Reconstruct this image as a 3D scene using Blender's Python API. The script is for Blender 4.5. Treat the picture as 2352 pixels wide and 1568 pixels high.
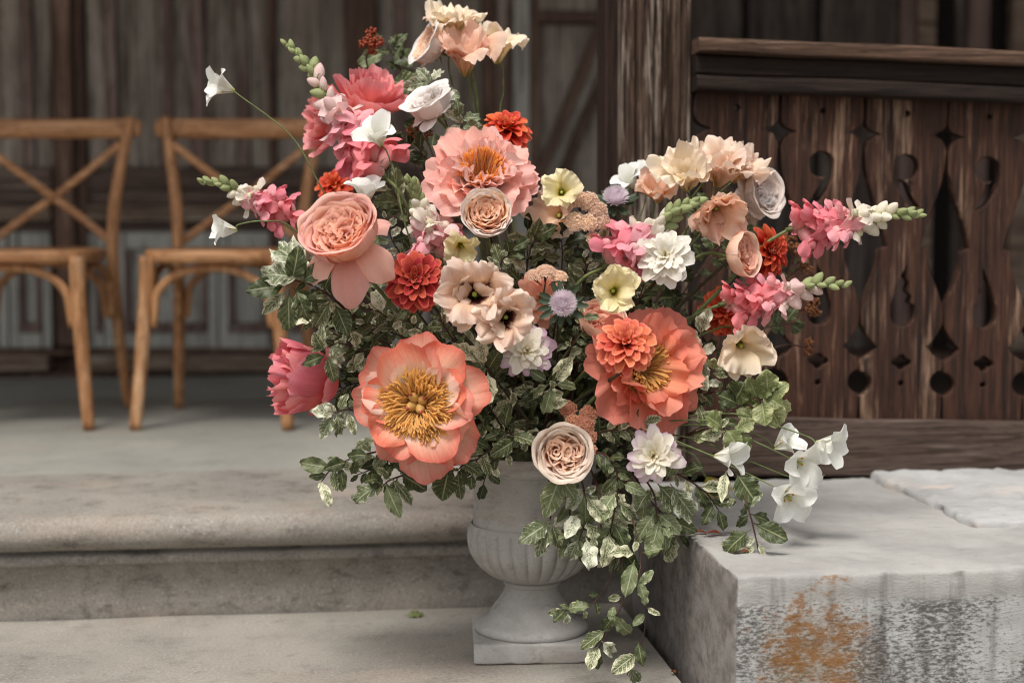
import bpy, bmesh, math, random
from mathutils import Vector, Matrix, Euler, Quaternion, noise

for o in list(bpy.data.objects):
    bpy.data.objects.remove(o)
SC = bpy.context.scene
COL = SC.collection
R = math.radians
PITCH = R(4.5)
FPX = 3600.0                       # focal length in pixels of a 2352 px wide picture
CAMZ = 0.72
YAW = R(7.0)                       # the building stands turned by this much

# ------------------------------------------------------------------ camera
cam_d = bpy.data.cameras.new('camera')
cam_d.sensor_width = 36.0
cam_d.lens = 36.0 * FPX / 2352.0
cam_d.clip_start = 0.05
cam_d.clip_end = 500
cam_d.dof.use_dof = True
cam_d.dof.focus_distance = 2.40
cam_d.dof.aperture_fstop = 2.2
cam_d.dof.aperture_blades = 9
cam = bpy.data.objects.new('camera', cam_d)
COL.objects.link(cam)
cam.location = (0, 0, CAMZ)
cam.rotation_euler = (R(90) - PITCH, 0, 0)
SC.camera = cam

# ------------------------------------------------------------------ light: an overcast day, open sky behind the camera
SUN_EL, SUN_AZ = R(63), R(205)     # azimuth clockwise from +Y
w = bpy.data.worlds.new('World')
SC.world = w
w.use_nodes = True
nt = w.node_tree
bg = nt.nodes['Background']
sky = nt.nodes.new('ShaderNodeTexSky')
sky.sky_type = 'NISHITA'
sky.sun_disc = False
sky.sun_elevation = SUN_EL
sky.sun_rotation = SUN_AZ
sky.air_density = 1.0
sky.dust_density = 4.0
hs = nt.nodes.new('ShaderNodeHueSaturation')
hs.inputs['Saturation'].default_value = 0.14      # cloud cover: grey, hardly blue
nt.links.new(sky.outputs[0], hs.inputs['Color'])
nt.links.new(hs.outputs[0], bg.inputs[0])
bg.inputs[1].default_value = 0.085
sun_d = bpy.data.lights.new('sun', 'SUN')
sun_d.energy = 1.5
sun_d.angle = R(18)
sun_d.color = (1.0, 0.945, 0.87)
sun = bpy.data.objects.new('sun', sun_d)
COL.objects.link(sun)
sdir = Vector((math.sin(SUN_AZ) * math.cos(SUN_EL), math.cos(SUN_AZ) * math.cos(SUN_EL), math.sin(SUN_EL)))
sun.rotation_euler = sdir.to_track_quat('Z', 'Y').to_euler()

vs = SC.view_settings
SC.display_settings.display_device = 'sRGB'
vs.view_transform = 'Standard'
vs.look = 'None'
vs.exposure = 0.86
vs.gamma = 1.0
vs.use_curve_mapping = False
SC.cycles.max_bounces = 7
SC.cycles.transparent_max_bounces = 4
SC.cycles.use_denoising = True
SC.cycles.pixel_filter_type = 'BLACKMAN_HARRIS'
SC.cycles.filter_width = 1.1
SC.cycles.caustics_reflective = False
SC.cycles.caustics_refractive = False

# ------------------------------------------------------------------ placing
def ray(x, y):
    cx, cy = (x - 1176) / FPX, -(y - 784) / FPX
    return Vector((cx, math.cos(PITCH) + cy * math.sin(PITCH), -math.sin(PITCH) + cy * math.cos(PITCH)))

def P(x, y, d):                    # the point seen at x, y that stands d metres off
    r = ray(x, y)
    return Vector((0, 0, CAMZ)) + r * (d / r.y)

ER = Vector((math.cos(YAW), math.sin(YAW), 0))
EB = Vector((-math.sin(YAW), math.cos(YAW), 0))

def onv(x, y, v):                  # (u, z) on the upright plane at v of the building
    r = ray(x, y)
    p = r * (v / r.dot(EB))
    return p.dot(ER), p.z + CAMZ

def onz(x, y, z):                  # (u, v) on the level plane at z
    r = ray(x, y)
    p = r * ((z - CAMZ) / r.z)
    return p.dot(ER), p.dot(EB)

# ------------------------------------------------------------------ objects
def tag(o, label=None, cat=None, group=None, kind=None):
    if label: o['label'] = label
    if cat: o['category'] = cat
    if group: o['group'] = group
    if kind: o['kind'] = kind
    return o

def obj(name, mesh, parent=None, mtx=None):
    o = bpy.data.objects.new(name, mesh)
    COL.objects.link(o)
    if parent is not None:
        o.parent = parent
    if mtx is not None:
        o.matrix_basis = mtx
    return o

def empty(name, mtx, label, cat, group=None):
    o = bpy.data.objects.new(name, None)
    COL.objects.link(o)
    o.empty_display_size = 0.02
    o.matrix_basis = mtx
    return tag(o, label, cat, group)

class MB:                          # collects geometry for one mesh
    def __init__(s):
        s.v, s.f, s.uv = [], [], []
    def grid(s, fn, nu, nv, mtx=None, vs=1.0, v0=0.0):
        b = len(s.v)
        for j in range(nv + 1):
            for i in range(nu + 1):
                u, v = -1 + 2 * i / nu, j / nv
                p = Vector(fn(u, v))
                s.v.append(mtx @ p if mtx else p)
                s.uv.append(((u + 1) / 2, v0 + v * vs))
        for j in range(nv):
            for i in range(nu):
                a = b + j * (nu + 1) + i
                s.f.append((a, a + 1, a + nu + 2, a + nu + 1))
        return s
    def add(s, verts, faces, uv=(0.5, 0.5), mtx=None):
        b = len(s.v)
        for p in verts:
            p = Vector(p)
            s.v.append(mtx @ p if mtx else p)
            s.uv.append(uv)
        for f in faces:
            s.f.append(tuple(i + b for i in f))
        return s
    def box(s, x0, x1, y0, y1, z0, z1, mtx=None):
        vs = [(x0, y0, z0), (x1, y0, z0), (x1, y1, z0), (x0, y1, z0), (x0, y0, z1), (x1, y0, z1), (x1, y1, z1), (x0, y1, z1)]
        return s.add(vs, [(3, 2, 1, 0), (4, 5, 6, 7), (0, 1, 5, 4), (1, 2, 6, 5), (2, 3, 7, 6), (3, 0, 4, 7)], mtx=mtx)
    def tube(s, pts, rad, seg=8, cap=True, flat=None):
        pts = [Vector(p) for p in pts]
        n = len(pts)
        b = len(s.v)
        t0 = (pts[1] - pts[0]).normalized()
        up = Vector((0, 0, 1)) if abs(t0.z) < .9 else Vector((1, 0, 0))
        if flat is not None: up = Vector(flat)
        fx = 1.0
        for k, p in enumerate(pts):
            t = (pts[min(k + 1, n - 1)] - pts[max(k - 1, 0)]).normalized()
            sd = t.cross(up).normalized()
            if flat is None: up = sd.cross(t).normalized(); u2 = up
            else: u2 = sd.cross(t).normalized()
            r = rad(k / (n - 1)) if callable(rad) else rad
            ra, rb = r if isinstance(r, tuple) else (r, r)
            for i in range(seg):
                a = 2 * math.pi * i / seg
                s.v.append(p + sd * (math.cos(a) * ra) + u2 * (math.sin(a) * rb))
                s.uv.append((i / seg, k / (n - 1)))
        for k in range(n - 1):
            for i in range(seg):
                a, c = b + k * seg + i, b + k * seg + (i + 1) % seg
                s.f.append((a, c, c + seg, a + seg))
        if cap:
            s.f.append(tuple(b + i for i in reversed(range(seg))))
            s.f.append(tuple(b + (n - 1) * seg + i for i in range(seg)))
        return s
    def lathe(s, prof, seg=48, fn=None, mtx=None):
        b = len(s.v)
        n = len(prof)
        for k, (r, z) in enumerate(prof):
            for i in range(seg):
                a = 2 * math.pi * i / seg
                rr, zz = fn(r, z, a) if fn else (r, z)
                p = Vector((rr * math.cos(a), rr * math.sin(a), zz))
                s.v.append(mtx @ p if mtx else p)
                s.uv.append((i / seg, k / max(1, n - 1)))
        for k in range(n - 1):
            for i in range(seg):
                a, c = b + k * seg + i, b + k * seg + (i + 1) % seg
                s.f.append((a, c, c + seg, a + seg))
        return s
    def mesh(s, name, mat, smooth=True):
        me = bpy.data.meshes.new(name)
        me.from_pydata(s.v, [], s.f)
        ul = me.uv_layers.new(name='UVMap')
        li = [0] * len(me.loops)
        me.loops.foreach_get('vertex_index', li)
        flat = [c for i in li for c in s.uv[i]]
        ul.data.foreach_set('uv', flat)
        if smooth:
            me.polygons.foreach_set('use_smooth', [True] * len(me.polygons))
        me.materials.append(mat)
        me.update()
        return me

def spline(pts, n=8):              # Catmull-Rom through the points
    pts = [Vector(p) for p in pts]
    if len(pts) < 3:
        return [pts[0].lerp(pts[-1], i / n) for i in range(n + 1)]
    ex = [pts[0] * 2 - pts[1]] + pts + [pts[-1] * 2 - pts[-2]]
    out = []
    for k in range(1, len(ex) - 2):
        a, b, c, d = ex[k - 1:k + 3]
        for i in range(n):
            t = i / n
            out.append(.5 * ((2 * b) + (c - a) * t + (2 * a - 5 * b + 4 * c - d) * t * t + (3 * b - a - 3 * c + d) * t ** 3))
    out.append(pts[-1])
    return out

def nz(x, y, z=0.0):
    return noise.noise(Vector((x, y, z)))

def bevel_mesh(me, wd, seg=2, ang=35):
    bm = bmesh.new(); bm.from_mesh(me)
    es = [e for e in bm.edges if len(e.link_faces) == 2 and e.calc_face_angle(0) > R(ang)]
    bmesh.ops.bevel(bm, geom=es, offset=wd, segments=seg, profile=.5, affect='EDGES', clamp_overlap=True)
    bm.to_mesh(me); bm.free(); me.update()
    return me

# ------------------------------------------------------------------ materials
def lin(h):
    h = h.lstrip('#')
    c = [int(h[i:i + 2], 16) / 255 for i in (0, 2, 4)]
    return tuple((x / 12.92 if x <= .04045 else ((x + .055) / 1.055) ** 2.4) for x in c) + (1.0,)

class NT:
    def __init__(s, name):
        s.m = bpy.data.materials.new(name)
        s.m.use_nodes = True
        s.t = s.m.node_tree
        s.t.nodes.clear()
        s.out = s.t.nodes.new('ShaderNodeOutputMaterial')
    def n(s, typ, **kw):
        nd = s.t.nodes.new('ShaderNode' + typ)
        for k, v in kw.items():
            if k.startswith('_'):
                setattr(nd, k[1:], v)
            else:
                key = int(k[1:]) if k[0] == 'i' and k[1:].isdigit() else k.replace('__', ' ')
                s.set(nd.inputs[key], v)
        return nd
    def set(s, inp, v):
        if isinstance(v, bpy.types.NodeSocket): s.t.links.new(v, inp)
        elif isinstance(v, bpy.types.Node): s.t.links.new(v.outputs[0], inp)
        else: inp.default_value = v
    def math(s, op, a, b=0.0, clamp=False):
        return s.n('Math', _operation=op, _use_clamp=clamp, i0=a, i1=b).outputs[0]
    def sstep(s, x, a, b):
        return s.n('MapRange', _interpolation_type='SMOOTHSTEP', i0=x, i1=a, i2=b).outputs[0]
    def mix(s, f, a, b, op='MIX'):
        nd = s.n('Mix', _data_type='RGBA', _blend_type=op)
        s.set(nd.inputs[0], f); s.set(nd.inputs[6], a); s.set(nd.inputs[7], b)
        return nd.outputs[2]
    def noise(s, vec, scale, detail=4, rough=.55, dist=0.0):
        return s.n('TexNoise', Vector=vec, Scale=scale, Detail=detail, Roughness=rough, Distortion=dist).outputs[0]
    def mapv(s, vec, scale, loc=(0, 0, 0)):
        return s.n('Mapping', Vector=vec, Scale=scale, Location=loc).outputs[0]
    def ramp(s, f, stops):
        nd = s.n('ValToRGB', Fac=f)
        el = nd.color_ramp.elements
        while len(el) < len(stops): el.new(.5)
        for e, (p, c) in zip(el, stops):
            e.position = p
            e.color = lin(c) if isinstance(c, str) else c
        return nd.outputs[0]
    def bsdf(s, col, rough=.6, spec=.3, bump=None, bstr=.3, bdist=.001, **kw):
        nd = s.n('BsdfPrincipled')
        s.set(nd.inputs['Base Color'], col); s.set(nd.inputs['Roughness'], rough)
        s.set(nd.inputs['Specular IOR Level'], spec)
        for k, v in kw.items(): s.set(nd.inputs[k], v)
        if bump is not None:
            b = s.n('Bump', Strength=bstr, Distance=bdist, Height=bump)
            s.set(nd.inputs['Normal'], b.outputs[0])
        return nd.outputs[0]
    def end(s, sh):
        s.t.links.new(sh, s.out.inputs[0])
        return s.m
    def obj(s): return s.n('TexCoord').outputs['Object']
    def uv(s): return s.n('TexCoord').outputs['UV']
    def rnd(s): return s.n('ObjectInfo').outputs['Random']

def petal_mat(name, stops, streak=.10, trans=.30, rough=.66, val=.18, hue=.018, edge=None, edge_w=.86, blot=.09, spec=.12):
    m = NT(name)
    uv = m.uv()
    sx = m.n('SeparateXYZ', Vector=uv)
    u, v = sx.outputs[0], sx.outputs[1]
    ob = m.obj()
    rd = m.rnd()
    nz1 = m.noise(ob, 30, 3)
    vv = m.math('ADD', v, m.math('MULTIPLY', m.math('SUBTRACT', nz1, .5), .18))
    vv = m.math('ADD', vv, m.math('MULTIPLY', m.math('SUBTRACT', rd, .5), .16))
    col = m.ramp(vv, stops)
    st = m.noise(m.mapv(uv, (48, 1.8, 1)), 1.0, 4, .65)
    f = m.math('MULTIPLY_ADD', m.math('SUBTRACT', st, .5), streak * 2.2)
    m.t.nodes[-1].inputs[2].default_value = 1.0
    f2 = m.math('MULTIPLY_ADD', m.math('SUBTRACT', nz1, .5), blot * 2.0)
    m.t.nodes[-1].inputs[2].default_value = 1.0
    if edge:
        e = m.math('MULTIPLY', m.math('ABSOLUTE', m.math('SUBTRACT', u, .5)), 2.0)
        e = m.math('MAXIMUM', e, v)
        e = m.math('ADD', e, m.math('MULTIPLY', m.math('SUBTRACT', st, .5), .15))
        col = m.mix(m.math('MULTIPLY', m.sstep(e, edge_w, 1.0), .7), col, lin(edge))
    h = m.n('HueSaturation', Color=col)
    m.set(h.inputs['Hue'], m.math('ADD', .5 - hue / 2, m.math('MULTIPLY', rd, hue)))
    m.set(h.inputs['Value'], m.math('MULTIPLY', m.math('MULTIPLY', f, f2), m.math('ADD', 1 - val / 2, m.math('MULTIPLY', rd, val))))
    bs = m.bsdf(h.outputs[0], rough, spec, bump=m.math('ADD', st, m.math('MULTIPLY', nz1, .6)), bstr=.42, bdist=.0016)
    sat = m.n('HueSaturation', Saturation=1.12, Color=h.outputs[0])
    tr = m.n('BsdfTranslucent', Color=sat.outputs[0])
    mx = m.n('MixShader', Fac=trans)
    m.t.links.new(bs, mx.inputs[1]); m.t.links.new(tr.outputs[0], mx.inputs[2])
    return m.end(mx.outputs[0])

def plain_mat(name, c1, c2, scale=60, rough=.6, spec=.3, trans=0.0, val=.15):
    m = NT(name)
    ob = m.obj()
    n1 = m.noise(ob, scale, 4)
    col = m.mix(m.sstep(n1, .35, .65), lin(c1), lin(c2))
    h = m.n('HueSaturation', Color=col)
    m.set(h.inputs['Value'], m.math('ADD', 1 - val / 2, m.math('MULTIPLY', m.rnd(), val)))
    bs = m.bsdf(h.outputs[0], rough, spec, bump=n1, bstr=.3, bdist=.001)
    if trans:
        tr = m.n('BsdfTranslucent', Color=h.outputs[0])
        mx = m.n('MixShader', Fac=trans)
        m.t.links.new(bs, mx.inputs[1]); m.t.links.new(tr.outputs[0], mx.inputs[2])
        return m.end(mx.outputs[0])
    return m.end(bs)

def leaf_mat(name, green, dark, cream, amt, rough=.42, val=.3, sat=1.0):
    m = NT(name)
    uv = m.uv(); ob = m.obj(); rd = m.rnd()
    sx = m.n('SeparateXYZ', Vector=uv)
    e = m.math('MULTIPLY', m.math('ABSOLUTE', m.math('SUBTRACT', sx.outputs[0], .5)), 2.0)
    off = m.n('Combine' + 'XYZ', X=rd, Y=rd, Z=m.math('MULTIPLY', rd, 7.0)).outputs[0]
    uvo = m.n('VectorMath', _operation='ADD', i0=m.mapv(uv, (1, 1.7, 1)), i1=m.n('VectorMath', _operation='SCALE', i0=off, Scale=9.0).outputs[0]).outputs[0]
    mot = m.noise(uvo, 13, 6, .72, 1.0)
    big = m.noise(uvo, 2.4, 2)
    # side veins run out and forward from the midrib
    vn = m.math('SINE', m.math('MULTIPLY', m.math('SUBTRACT', sx.outputs[1], m.math('MULTIPLY', e, .22)), 46.0))
    vein = m.math('MULTIPLY', m.sstep(vn, .72, 1.0), .45)
    rib = m.math('SUBTRACT', 1.0, m.sstep(e, .02, .10))
    k = m.math('ADD', m.math('MULTIPLY', e, .24), m.math('MULTIPLY', mot, .95))
    k = m.math('ADD', k, m.math('MULTIPLY', big, .35))
    k = m.math('ADD', k, m.math('MULTIPLY', m.math('SUBTRACT', rd, .5), .28))
    k = m.math('ADD', k, m.math('MULTIPLY', vein, .25))
    mask = m.sstep(k, 1.02 - amt, 1.22 - amt)
    base = m.mix(m.sstep(m.noise(uvo, 4, 3), .3, .7), lin(dark), lin(green))
    col = m.mix(mask, base, lin(cream))
    col = m.mix(m.math('MULTIPLY', m.math('MAXIMUM', rib, m.math('MULTIPLY', vein, .6)), .55), col, lin(cream))
    h = m.n('HueSaturation', Color=col, Saturation=sat)
    m.set(h.inputs['Value'], m.math('ADD', 1 - val / 2, m.math('MULTIPLY', rd, val)))
    hgt = m.math('SUBTRACT', m.math('MULTIPLY', mot, .5), m.math('ADD', rib, vein))
    bs = m.bsdf(h.outputs[0], rough, .32, bump=hgt, bstr=.35, bdist=.001)
    tr = m.n('BsdfTranslucent', Color=h.outputs[0])
    mx = m.n('MixShader', Fac=.2)
    m.t.links.new(bs, mx.inputs[1]); m.t.links.new(tr.outputs[0], mx.inputs[2])
    return m.end(mx.outputs[0])

def wood_mat(name, dark, mid, pale, axis='z', scale=1.0, rough=.75, worn=.5, val=.25, spec=.2, bstr=.5):
    m = NT(name)
    ob = m.obj(); rd = m.rnd()
    off = m.n('CombineXYZ', X=m.math('MULTIPLY', rd, 31.0), Y=m.math('MULTIPLY', rd, 17.0), Z=m.math('MULTIPLY', rd, 23.0)).outputs[0]
    vec = m.n('VectorMath', _operation='ADD', i0=ob, i1=off).outputs[0]
    lo, hi = 3.2 * scale, 80 * scale
    sc = {'z': (hi, hi, lo), 'x': (lo, hi, hi), 'y': (hi, lo, hi)}[axis]
    g = m.noise(m.mapv(vec, sc), 1.0, 6, .65, .8)
    fine = m.noise(m.mapv(vec, tuple(c * 5 for c in sc)), 1.0, 3, .6)
    patch = m.noise(m.mapv(vec, tuple(c * .10 + 1.8 for c in sc)), 1.0, 5, .65)
    col = m.mix(m.sstep(g, .32, .62), lin(dark), lin(mid))
    k = m.math('ADD', m.math('MULTIPLY', patch, .7), m.math('MULTIPLY', g, .5))
    col = m.mix(m.sstep(k, 1.0 - worn * .8, 1.15 - worn * .8), col, lin(pale))
    col = m.mix(m.math('MULTIPLY', m.sstep(fine, .52, .70), .65), col, lin(dark))
    crack = m.noise(m.mapv(vec, tuple(c * (.7 if c < 20 else 1.6) for c in sc)), 1.0, 2, .5, .3)
    col = m.mix(m.math('MULTIPLY', m.sstep(m.math('ABSOLUTE', m.math('SUBTRACT', crack, .5)), .018, .004), .8), col, lin('#120c09'))
    h = m.n('HueSaturation', Color=col)
    m.set(h.inputs['Value'], m.math('ADD', 1 - val / 2, m.math('MULTIPLY', rd, val)))
    hg = m.math('ADD', m.math('MULTIPLY', g, .8), m.math('MULTIPLY', fine, .5))
    return m.end(m.bsdf(h.outputs[0], rough, spec, bump=hg, bstr=bstr, bdist=.003))

def stone_mat(name, c1, c2, dark, warm=None, speck=.35, sc=1.0, bstr=.4, rough=.85, stain=.35, wamt=.5, grime=.3):
    m = NT(name)
    ob = m.obj()
    big = m.noise(ob, 3.2 * sc, 5, .6, .4)
    med = m.noise(ob, 22 * sc, 5, .65)
    fin = m.noise(ob, 190 * sc, 5, .8)
    col = m.mix(m.sstep(big, .35, .65), lin(c1), lin(c2))
    if warm:
        wn = m.noise(m.mapv(ob, (2, 3.2, 9)), 1.0 * sc, 4, .6)
        col = m.mix(m.math('MULTIPLY', m.sstep(wn, .52, .66), wamt), col, lin(warm))
    col = m.mix(m.math('MULTIPLY', m.sstep(med, .55, .75), stain), col, lin(dark))
    col = m.mix(m.math('MULTIPLY', m.sstep(fin, .52, .70), speck), col, lin(dark))
    col = m.mix(m.math('MULTIPLY', m.sstep(fin, .46, .30), speck * .5), col, (1, 1, 1, 1))
    gr = m.noise(m.mapv(ob, (11 * sc, 14 * sc, 24 * sc)), 1.0, 9, .80)
    col = m.mix(m.math('MULTIPLY', m.sstep(gr, .50, .68), grime), col, lin(dark))
    hg = m.math('ADD', m.math('MULTIPLY', fin, .25), m.math('MULTIPLY', med, .8))
    return m.end(m.bsdf(col, rough, .2, bump=hg, bstr=bstr, bdist=.002))

# ================================================================== the setting
BROT = Matrix.Rotation(YAW, 4, 'Z')          # meshes below are written in (u, v, z) of the building
TZ = 0.195                                    # terrace level
m_landing = stone_mat('landing_stone', '#9a958c', '#8b867e', '#443f3a', '#9c9084', .5, 1.0)
m_terrace = stone_mat('terrace_concrete', '#8a8982', '#98968e', '#55524a', '#998d7e', .18, .7)
m_step = stone_mat('step_stone', '#979188', '#86817a', '#2f2a26', '#a39284', .5, 1.0, stain=.4, wamt=.4, grime=.55)
m_ground = stone_mat('ground_gravel', '#7c766c', '#8a8378', '#4a453f', None, .5, .6)

def struct(name, me, mtx=BROT):
    o = obj(name, me, None, mtx)
    o['kind'] = 'structure'
    return o

mb = MB(); mb.add([(-120, -120, -.12), (120, -120, -.12), (120, 120, -.12), (-120, 120, -.12)], [(0, 1, 2, 3)])
struct('ground', mb.mesh('ground', m_ground, False), Matrix())

# lower landing: a slab whose right edge runs back beside the stone block
UL0, VL0 = onz(1492, 1440, 0)
UL1, VL1 = onz(1572, 1568, 0)
UR = (UL0 + UL1) / 2 - .012
mb = MB()
nx, ny = 70, 60
x0, x1, y0, y1 = -3.6, UR, .2, 2.85
mb.grid(lambda a, b: (x0 + (x1 - x0) * (a + 1) / 2, y0 + (y1 - y0) * b, .0022 * nz(a * 9, b * 9)), nx, ny)
mb.grid(lambda a, b: (x1 + .0015 * nz(b * 30, a * 9, 3), y0 + (y1 - y0) * (a + 1) / 2, -.12 + (.12) * b + (0.0022 * nz(9, (a + 1) * 4.5) if b > .99 else 0)), 60, 3)
mb.grid(lambda a, b: (x0 + (x1 - x0) * (1 - a) / 2, y0, -.12 + .12 * b), 10, 1)
struct('landing', mb.mesh('landing', m_landing))

# the step up to the terrace, moulded nosing
prof = [(2.856, -.03), (2.852, .0), (2.849, .03), (2.848, .098), (2.836, .101), (2.833, .104), (2.833, .116), (2.836, .120), (2.849, .122), (2.852, .128)]
for k in range(13):
    a = R(-90 + 180 * k / 12)
    prof.append((2.838 - .036 * math.cos(a) ** .8, .160 + .031 * math.sin(a)))
prof += [(2.86, TZ - .003), (2.90, TZ), (3.0, TZ), (3.1, TZ), (3.2, TZ), (3.29, TZ)]
mb = MB()
N = 90
def stepf(a, b):
    u = -3.6 + (a + 1) / 2 * (4.24)
    k = b * (len(prof) - 1)
    i = min(int(k), len(prof) - 2)
    t = k - i
    v, z = [prof[i][c] * (1 - t) + prof[i + 1][c] * t for c in (0, 1)]
    d = .004 * nz(u * 3, z * 12, 1) + .003 * nz(u * 14, z * 30, v * 30) + (.002 * nz(u * 45, z * 60, 4))
    if z < .004: d += .006 * nz(u * 25, 1)
    return (u, v + (d if v < 2.9 else 0), z + (.0018 * nz(u * 6, v * 9) if v > 2.86 else 0))
mb.grid(stepf, N * 3, len(prof) - 1)
mb.add([(.64, 2.87, -.1), (.64, 3.29, -.1), (.64, 3.29, TZ), (.64, 2.87, TZ - .01)], [(0, 1, 2, 3)])
struct('terrace_step', mb.mesh('terrace_step', m_step))

mb = MB()
def terf(a, b):
    u, v = -4.5 + 10.0 * (a + 1) / 2, 3.29 + 2.5 * b
    e = .006 * nz(u * 8, 2.0) if b < .01 else 0
    return (u, v + e, TZ - .004 + .003 * nz(u * 2, v * 2))
mb.grid(terf, 200, 30)
mb.box(.63, 5.5, 2.93, 3.288, -.1, TZ - .004)
struct('terrace', mb.mesh('terrace', m_terrace))

# added dark boards behind the balustrade, standing in for the bay's shade
m_bayshade = wood_mat('bay_floor_shade', '#17100d', '#2c211b', '#3c2f27', 'x', 1, .8, .35)
for i in range(9):
    mb = MB(); mb.box(.52, 5.4, 3.01 + .262 * i, 3.01 + .262 * i + .255, TZ, TZ + .02)
    struct('bay_shade_board', mb.mesh('bay_shade_board', m_bayshade, False))

# porch roof over the terrace: keeps the sky off the back wall
m_roof = wood_mat('porch_boards', '#2a211b', '#4a3c32', '#5c5045', 'x')
mb = MB()
mb.box(-6, 6, 3.02, 6.2, 2.70, 2.80)
struct('porch_ceiling', mb.mesh('porch_ceiling', m_roof, False))
mb = MB(); mb.box(-6.1, -6, 3.0, 6.2, TZ, 2.70); mb.box(6, 6.1, 3.0, 6.2, TZ, 2.70)
struct('porch_side_walls', mb.mesh('porch_side_walls', m_roof, False))

# ------------------------------------------------------------------ old timber wall behind the chairs
WV = 5.40
m_gpaint = wood_mat('faded_grey_paint', '#62554a', '#978b80', '#a69b8f', 'z', .8, .8, .60, .25)
m_lpaint = wood_mat('faded_blue_grey_paint', '#776d64', '#a9a7a0', '#b5b3ab', 'z', .8, .8, .7, .2)
m_brown = wood_mat('old_brown_timber', '#44332c', '#785f52', '#957a6a', 'z', 1, .8, .42, .3)
m_purple = wood_mat('bare_purple_brown_timber', '#584640', '#8c756d', '#a0948a', 'z', 1, .8, .45, .3)
m_rail = wood_mat('weathered_rail', '#54443b', '#94806f', '#ac9f8f', 'x', 1, .8, .5, .3)
wall = empty('timber_wall', BROT @ Matrix.Translation((0, WV, TZ)), 'weathered grey and brown panelled timber wall behind the chairs', 'wall')

def wbox(name, x0, x1, ya, yb, dep, mat, bev=.004, jit=0.0):
    (u0, _), (u1, _) = onv(x0, (ya + yb) / 2, WV), onv(x1, (ya + yb) / 2, WV)
    z1, z0 = onv((x0 + x1) / 2, ya, WV)[1] - TZ, onv((x0 + x1) / 2, yb, WV)[1] - TZ
    b = MB(); b.box(-(u1 - u0) / 2, (u1 - u0) / 2, -dep, .05, -(z1 - z0) / 2, (z1 - z0) / 2)
    me = b.mesh(name, mat, False)
    if bev: bevel_mesh(me, bev, 2)
    return obj(name, me, wall, Matrix.Translation(((u0 + u1) / 2, 0, (z0 + z1) / 2)))

bk = MB(); bk.box(-4.5, 4.5, .03, .12, -.05, 2.5)
obj('backing_board', bk.mesh('backing_board', m_brown, False), wall)
YT = -330
strips = [(-330, -262, .01, 'g'), (-262, -235, .028, 'p'), (-235, -160, .004, 'g'), (-160, -110, .03, 'b'), (-110, -60, .018, 'g'), (-60, -2, .004, 'g'),
          (-2, 48, .006, 'g'), (48, 76, .030, 'p'), (76, 122, .012, 'g'), (122, 134, .045, 'b'), (134, 172, .075, 'b'), (172, 199, .040, 'b'), (199, 242, .016, 'g'), (242, 268, .034, 'p'),
          (268, 363, .004, 'g'), (363, 398, .032, 'p'), (398, 433, .012, 'g'), (433, 468, .034, 'p'), (468, 541, .005, 'g'), (541, 571, .03, 'p'),
          (571, 615, .010, 'g'), (615, 634, .034, 'b'), (634, 742, .006, 'g'), (742, 794, .018, 'g'), (794, 862, .070, 'b'), (862, 905, .02, 'g'),
          (905, 935, .034, 'p'), (935, 1060, .006, 'g'), (1060, 1104, .02, 'g'), (1104, 1136, .055, 'b'), (1136, 1160, .075, 'p'), (1160, 1175, .045, 'b')]
mm = {'g': m_gpaint, 'p': m_purple, 'b': m_brown, 'l': m_lpaint, 'r': m_rail}
for (a, b, d, k) in strips:
    deep = d > .05 or (k == 'b')
    wbox('post' if deep else ('moulding' if k == 'p' else 'board'), a + .6, b - .6, YT, 790 if deep else 384, d, mm[k])
for ya, yb, d, k in ((386, 436, .026, 'p'), (438, 470, .016, 'b'), (472, 508, .046, 'r'), (509, 531, .012, 'b')):
    for a, b in ((-330, -161), (-109, 121), (200, 793), (863, 1103)):
        wbox('rail', a, b, ya, yb, d, wood_mat('rail_timber', '#40322c', '#75635a', '#8f8278', 'x', 1, .8, .45) if k in 'pb' else m_rail)
lows = [(-330, -161), (-109, 20), (24, 121), (200, 262), (266, 500), (504, 640), (644, 793), (863, 960), (964, 1103)]
for a, b in lows:
    wbox('lower_stile', a, a + 22, 533, 798, .024, m_lpaint)
    wbox('lower_stile', b - 22, b, 533, 798, .024, m_lpaint)
    wbox('lower_rail', a + 23, b - 23, 533, 572, .022, m_lpaint)
    wbox('lower_rail', a + 23, b - 23, 762, 798, .022, m_lpaint)
    wbox('panel_moulding', a + 23, b - 23, 742, 761, .034, m_purple)
    wbox('panel_moulding', a + 23, a + 35, 573, 741, .030, m_purple)
    wbox('panel_moulding', b - 35, b - 23, 573, 741, .030, m_purple)
    wbox('lower_panel', a + 36, b - 36, 574, 741, .008, m_lpaint)
for a, b in ((-330, 120), (198, 420), (424, 795), (861, 1105)):
    wbox('sill', a, b, 812, 849, .09, m_rail, .008)
wbox('plinth_board', -330, 1105, 800, 812, .02, m_brown)
wbox('plinth_board', -330, 1105, 850, 862, .05, m_brown)
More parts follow.
